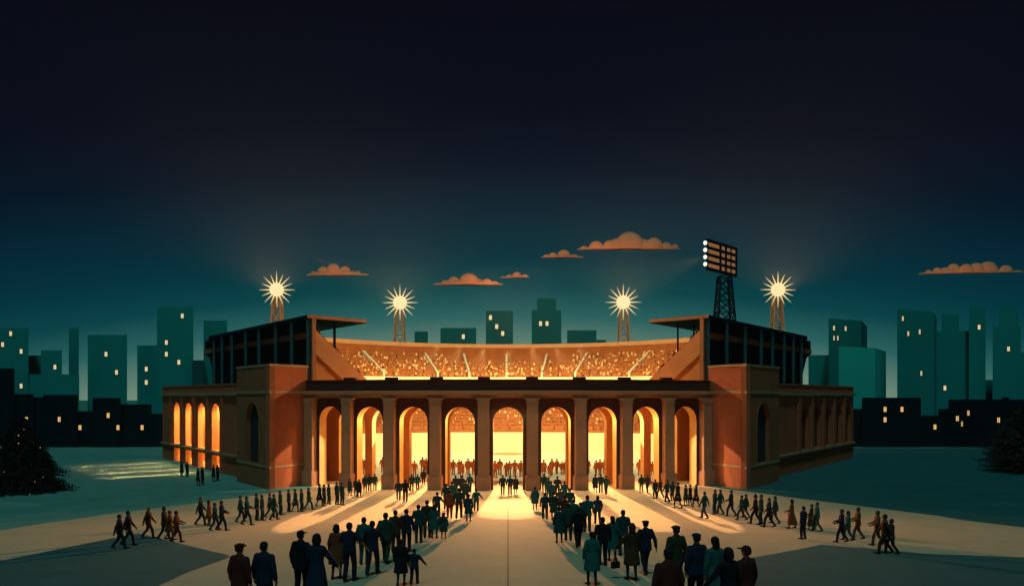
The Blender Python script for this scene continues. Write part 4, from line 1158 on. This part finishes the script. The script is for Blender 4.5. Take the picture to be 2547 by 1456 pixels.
RQ = [
 (1594.7, 1178.7, 1223.5, 'man', SH, 'deep', -15), (1610, 1180, 1224, 'walkb', FH, 'grey', -15), (1629, 1190, 1239, 'man', SH, 'deep', -30), (1641.5, 1189, 1237, 'walk', SH, 'umber', -40), (1659, 1192, 1247.5, 'walkb', SH, 'deep', -45), (1672, 1196.5, 1244, 'man', SH, 'deep', -45), (1685.4, 1197, 1263, 'coatw', SH, 'ink', -50), (1705, 1204, 1256, 'coat', FH, 'deep', -50),
 (1716, 1203.5, 1256, 'coat', FH, 'ink', -52), (1730.6, 1203.5, 1260, 'coatw', SH, 'ink', -55), (1751.6, 1221, 1288.5, 'walkb', SH, 'deep', -50), (1777.4, 1215.4, 1278, 'man', SH, 'deep', -55), (1791, 1215.4, 1278, 'walkb', SH, 'deep', -55), (1818, 1217, 1283, 'manfwd', SH, 'navy', -60), (1844, 1230, 1292.7, 'walk', SH, 'deep', -62), (1854.7, 1227, 1286.5, 'walkb', SH, 'deep', -62),
 (1878.4, 1231, 1301, 'walk', 'cone_hat', 'ink', -64), (1892.3, 1228, 1303.5, 'man', SH, 'deep', -64), (1912, 1236.7, 1310, 'walk', SH, 'navy', -66), (1927, 1231.8, 1301, 'walkb', SH, 'deep', -66), (1968.7, 1240, 1313, 'dress', BB, 'brown', -68), (1997.5, 1257, 1340, 'man', SH, 'navy', -40), (2018, 1251.8, 1315, 'dress', SH, 'umber', -68), (2031.4, 1247.4, 1320, 'walkb', SH, 'teal', -70),
 (2093, 1264.5, 1348, 'manfwd', SH, 'navy', -72), (2108.6, 1269, 1343, 'walkb', LH, 'teal', -74), (2133.5, 1260, 1341, 'manfwd', SH, 'brown', -74), (2182, 1268, 1355, 'manfwd', SH, 'brown', -74), (2200, 1277, 1376, 'walk', SH, 'umber', -74), (2216, 1288.4, 1376.5, 'walkb', SH, 'umber', -76)]
for i, (x, yh, yf, b, hd, c, f) in enumerate(RQ):
    person(f'{CN[c]} figure {verb(b)}, {ORD[i]} from the arches in the right queue', x, yh, yf, b, hd, c, f, 'people in the right queue', flip=True)
for x, yh, yf, b, hd, c, lab in ((991, 1192, 1243, 'man', SH, 'deep', 'left of two people with long shadows before the third arch from the left'), (1008, 1190.6, 1247, 'man', SH, 'ink', 'right of two people with long shadows before the third arch from the left'),
                          (1023.8, 1177, 1222, 'man', SH, 'deep', 'dark teal person just inside the third arch from the left, beside a pale teal one'), (1038, 1177.7, 1217.5, 'man', SH, 'teal', 'lighter teal person just inside the third arch from the left'), (1052.8, 1166, 1204, 'wide', SH, 'umber', 'dark brown person deepest inside the third arch from the left')):
    person(lab, x, yh, yf, b, hd, c, 0, 'people in the third arch')
for i, (x, yh, yf) in enumerate(((451.7, 1152.6, 1184), (465, 1149, 1185), (492.5, 1164, 1206), (503, 1158, 1203), (531, 1158.7, 1196), (540.8, 1152.6, 1194))):
    person(f'small dark figure, {ORD[i]} from the left outside the lit side doors', x, yh, yf, ('coat', 'man')[i % 2], SH, 'ink', 40, 'people outside the side doors', H=1.66)
for i in range(64):
    X = -16.5 + 33 * (i + .5) / 64 + R.uniform(-.12, .12)
    Y = 78 + R.uniform(-2.2, 2.0) + abs(X) * .12
    person('rust orange figure in the glowing crowd beyond the arches', 0, 0, 0, R.choice(['man', 'coat', 'wide', 'man']), SH, 'glow', R.uniform(-40, 40), 'crowd beyond the arches', H=R.uniform(1.5, 1.85), pos=(X, Y, .02), headcol='glow')
# heads along the raked edge of each grandstand
for s in (-1, 1):
    g0, gd, gi = Vector((20.5 * s, 75.0)), Vector((.625 * s, .78)), Vector((-.72 * s, .69))
    for i in range(15):
        ii = 1.1 + 5.2 * i / 15; z = 14.8 - (ii - 1.1) * (14.8 - 10.35) / 5.4
        l = .35 + .25 * (i % 2)
        p = (g0.x + gd.x * l + gi.x * ii, g0.y + gd.y * l + gi.y * ii, z - .75)
        person('dark figure on the raked edge of the ' + ('left' if s < 0 else 'right') + ' grandstand', 0, 0, 0, 'man' if i % 3 else 'coat', SH, 'umber', 35 * -s, 'spectators on the ' + ('left' if s < 0 else 'right') + ' grandstand edge', H=R.uniform(1.35, 1.7), pos=p)
# ------------------------------------------------------------------ lamps of the ballpark, and unseen lights added to them
WARM = (1.0, .55, .18)
AMB = (1.0, .48, .13)
for k in range(-3, 4):                       # unseen spots added over the bowl, one per arch, for the light wedges
    ax, ay = arc(41.1, k * RC)
    sx_ = ax * .95
    o = lamp('arch_wedge_spot', 'SPOT', (sx_, 128, 17.5), (ax, ay, 4.4), 7e5, (1.0, .50, .17), spot_size=radians(11), spot_blend=.06, shadow_soft_size=.25)
    o.scale = (.42, 1, 1)
ax, ay = arc(41.6, 0)
o = lamp('forecourt_fill', 'SPOT', (ax, ay, 7.45), (0, 41, 1.7), 4.8e4, (1.0, .42, .14), spot_size=radians(140), spot_blend=.9, shadow_soft_size=.10)  # unseen spot added to warm the forecourt and cast long shadows
o.scale = (1, .17, 1)
for k in range(-4, 5):                       # concourse ceiling lamps
    ax, ay = arc(38.6, k * RC)
    o2 = arc(48, k * RC * (1 if abs(k) < 4 else .55))
    lamp('concourse_lamp', 'AREA', (ax, ay, 7.95), (o2[0], o2[1], 2.6), 560 if abs(k) < 4 else 420, WARM, shape='RECTANGLE', size=1.8, size_y=.5, spread=radians(125))
for x in (-16, 0, 16):                       # unseen fill lights added over the field to brighten the far bank
    lamp('field_fill', 'AREA', (x, 92, 21), (x * 1.15, 118, 7), 5200, (1.0, .62, .26), size=6)
lamp('field_fill', 'AREA', (0, 100, 26), (0, 101, 0), 6500, (1.0, .66, .30), size=10)  # extra unseen fill added overhead to brighten the field
for s in (-1, 1):
    lamp('pavilion_patch_spot', 'SPOT', (s * 6.0, 74.8, 10.0), (s * 21.0, 67.0, 2.4), 17000, (1.0, .66, .36), spot_size=radians(32), spot_blend=.1, shadow_soft_size=.06)  # unseen spots added in the bowl to draw each pavilion's lit patch
lamp('rack_lamp', 'SPOT', RACK, (-19, 78, 11), 50000, (1.0, .60, .28), spot_size=radians(40), spot_blend=.5, shadow_soft_size=.2)
lm = P(688, 720, 114)
lamp('mirrored_rack_spot', 'SPOT', (-RACK[0], RACK[1], RACK[2]), (19, 78, 11), 50000, (1.0, .60, .28), spot_size=radians(40), spot_blend=.5, shadow_soft_size=.2)  # unseen spot mirroring the rack lamp, lights the right pavilion
# side doors, left wing
fr = Frame((-48.3, 101.25), (-27.6, 75.6))
for t in (6.2, 11.6, 17.0, 22.4):
    c = Vector((-29.6 - .628 * t, 78.1 + .777 * t, 0)); n = Vector((.777, -.628, 0)); n = Vector((.777, .628, 0))
    lamp('hall_lamp', 'AREA', c + n * 1.6 + Vector((0, 0, 8.9)), c + n * 2.4, 700, (1.0, .5, .17), shape='RECTANGLE', size=4.5, size_y=1.0)
    lamp('door_streak_panel', 'AREA', c + n * .9 + Vector((0, 0, 1.1)), c - n * 12 + Vector((0, 0, -.75)), 200, (1.0, .38, .13), shape='RECTANGLE', size=2.3, size_y=1.3, spread=radians(1.6))  # unseen narrow-beam panel added behind the door to draw its ground streak
# hidden warm spots added behind the skyline, one aimed at each cloud
for x, y in ((840, 670), (1165, 695), (1280, 684), (1400, 632), (1560, 600), (2410, 665)):
    t = P(x, y + 4, 700)
    lamp('cloud_spot', 'SPOT', (t.x * .75, 560, 62), t, 6.5e5, (1.0, .42, .18), spot_size=radians(40), spot_blend=1.0, shadow_soft_size=8)
# ------------------------------------------------------------------ night haze
mb = MB(); mb.box(-420, 420, -60, 420, -1.6, 50)
hz = mb.build('haze', DARK, None); hz['kind'] = 'stuff'
hm = bpy.data.materials.new('haze_air'); hm.use_nodes = True
nt = hm.node_tree; nt.nodes.clear()
out = nt.nodes.new('ShaderNodeOutputMaterial'); pv = nt.nodes.new('ShaderNodeVolumePrincipled')
pv.inputs['Color'].default_value = (.75, .85, .82, 1); pv.inputs['Density'].default_value = .00016; pv.inputs['Anisotropy'].default_value = .35
nt.links.new(pv.outputs['Volume'], out.inputs['Volume'])
hz.data.materials.clear(); hz.data.materials.append(hm)
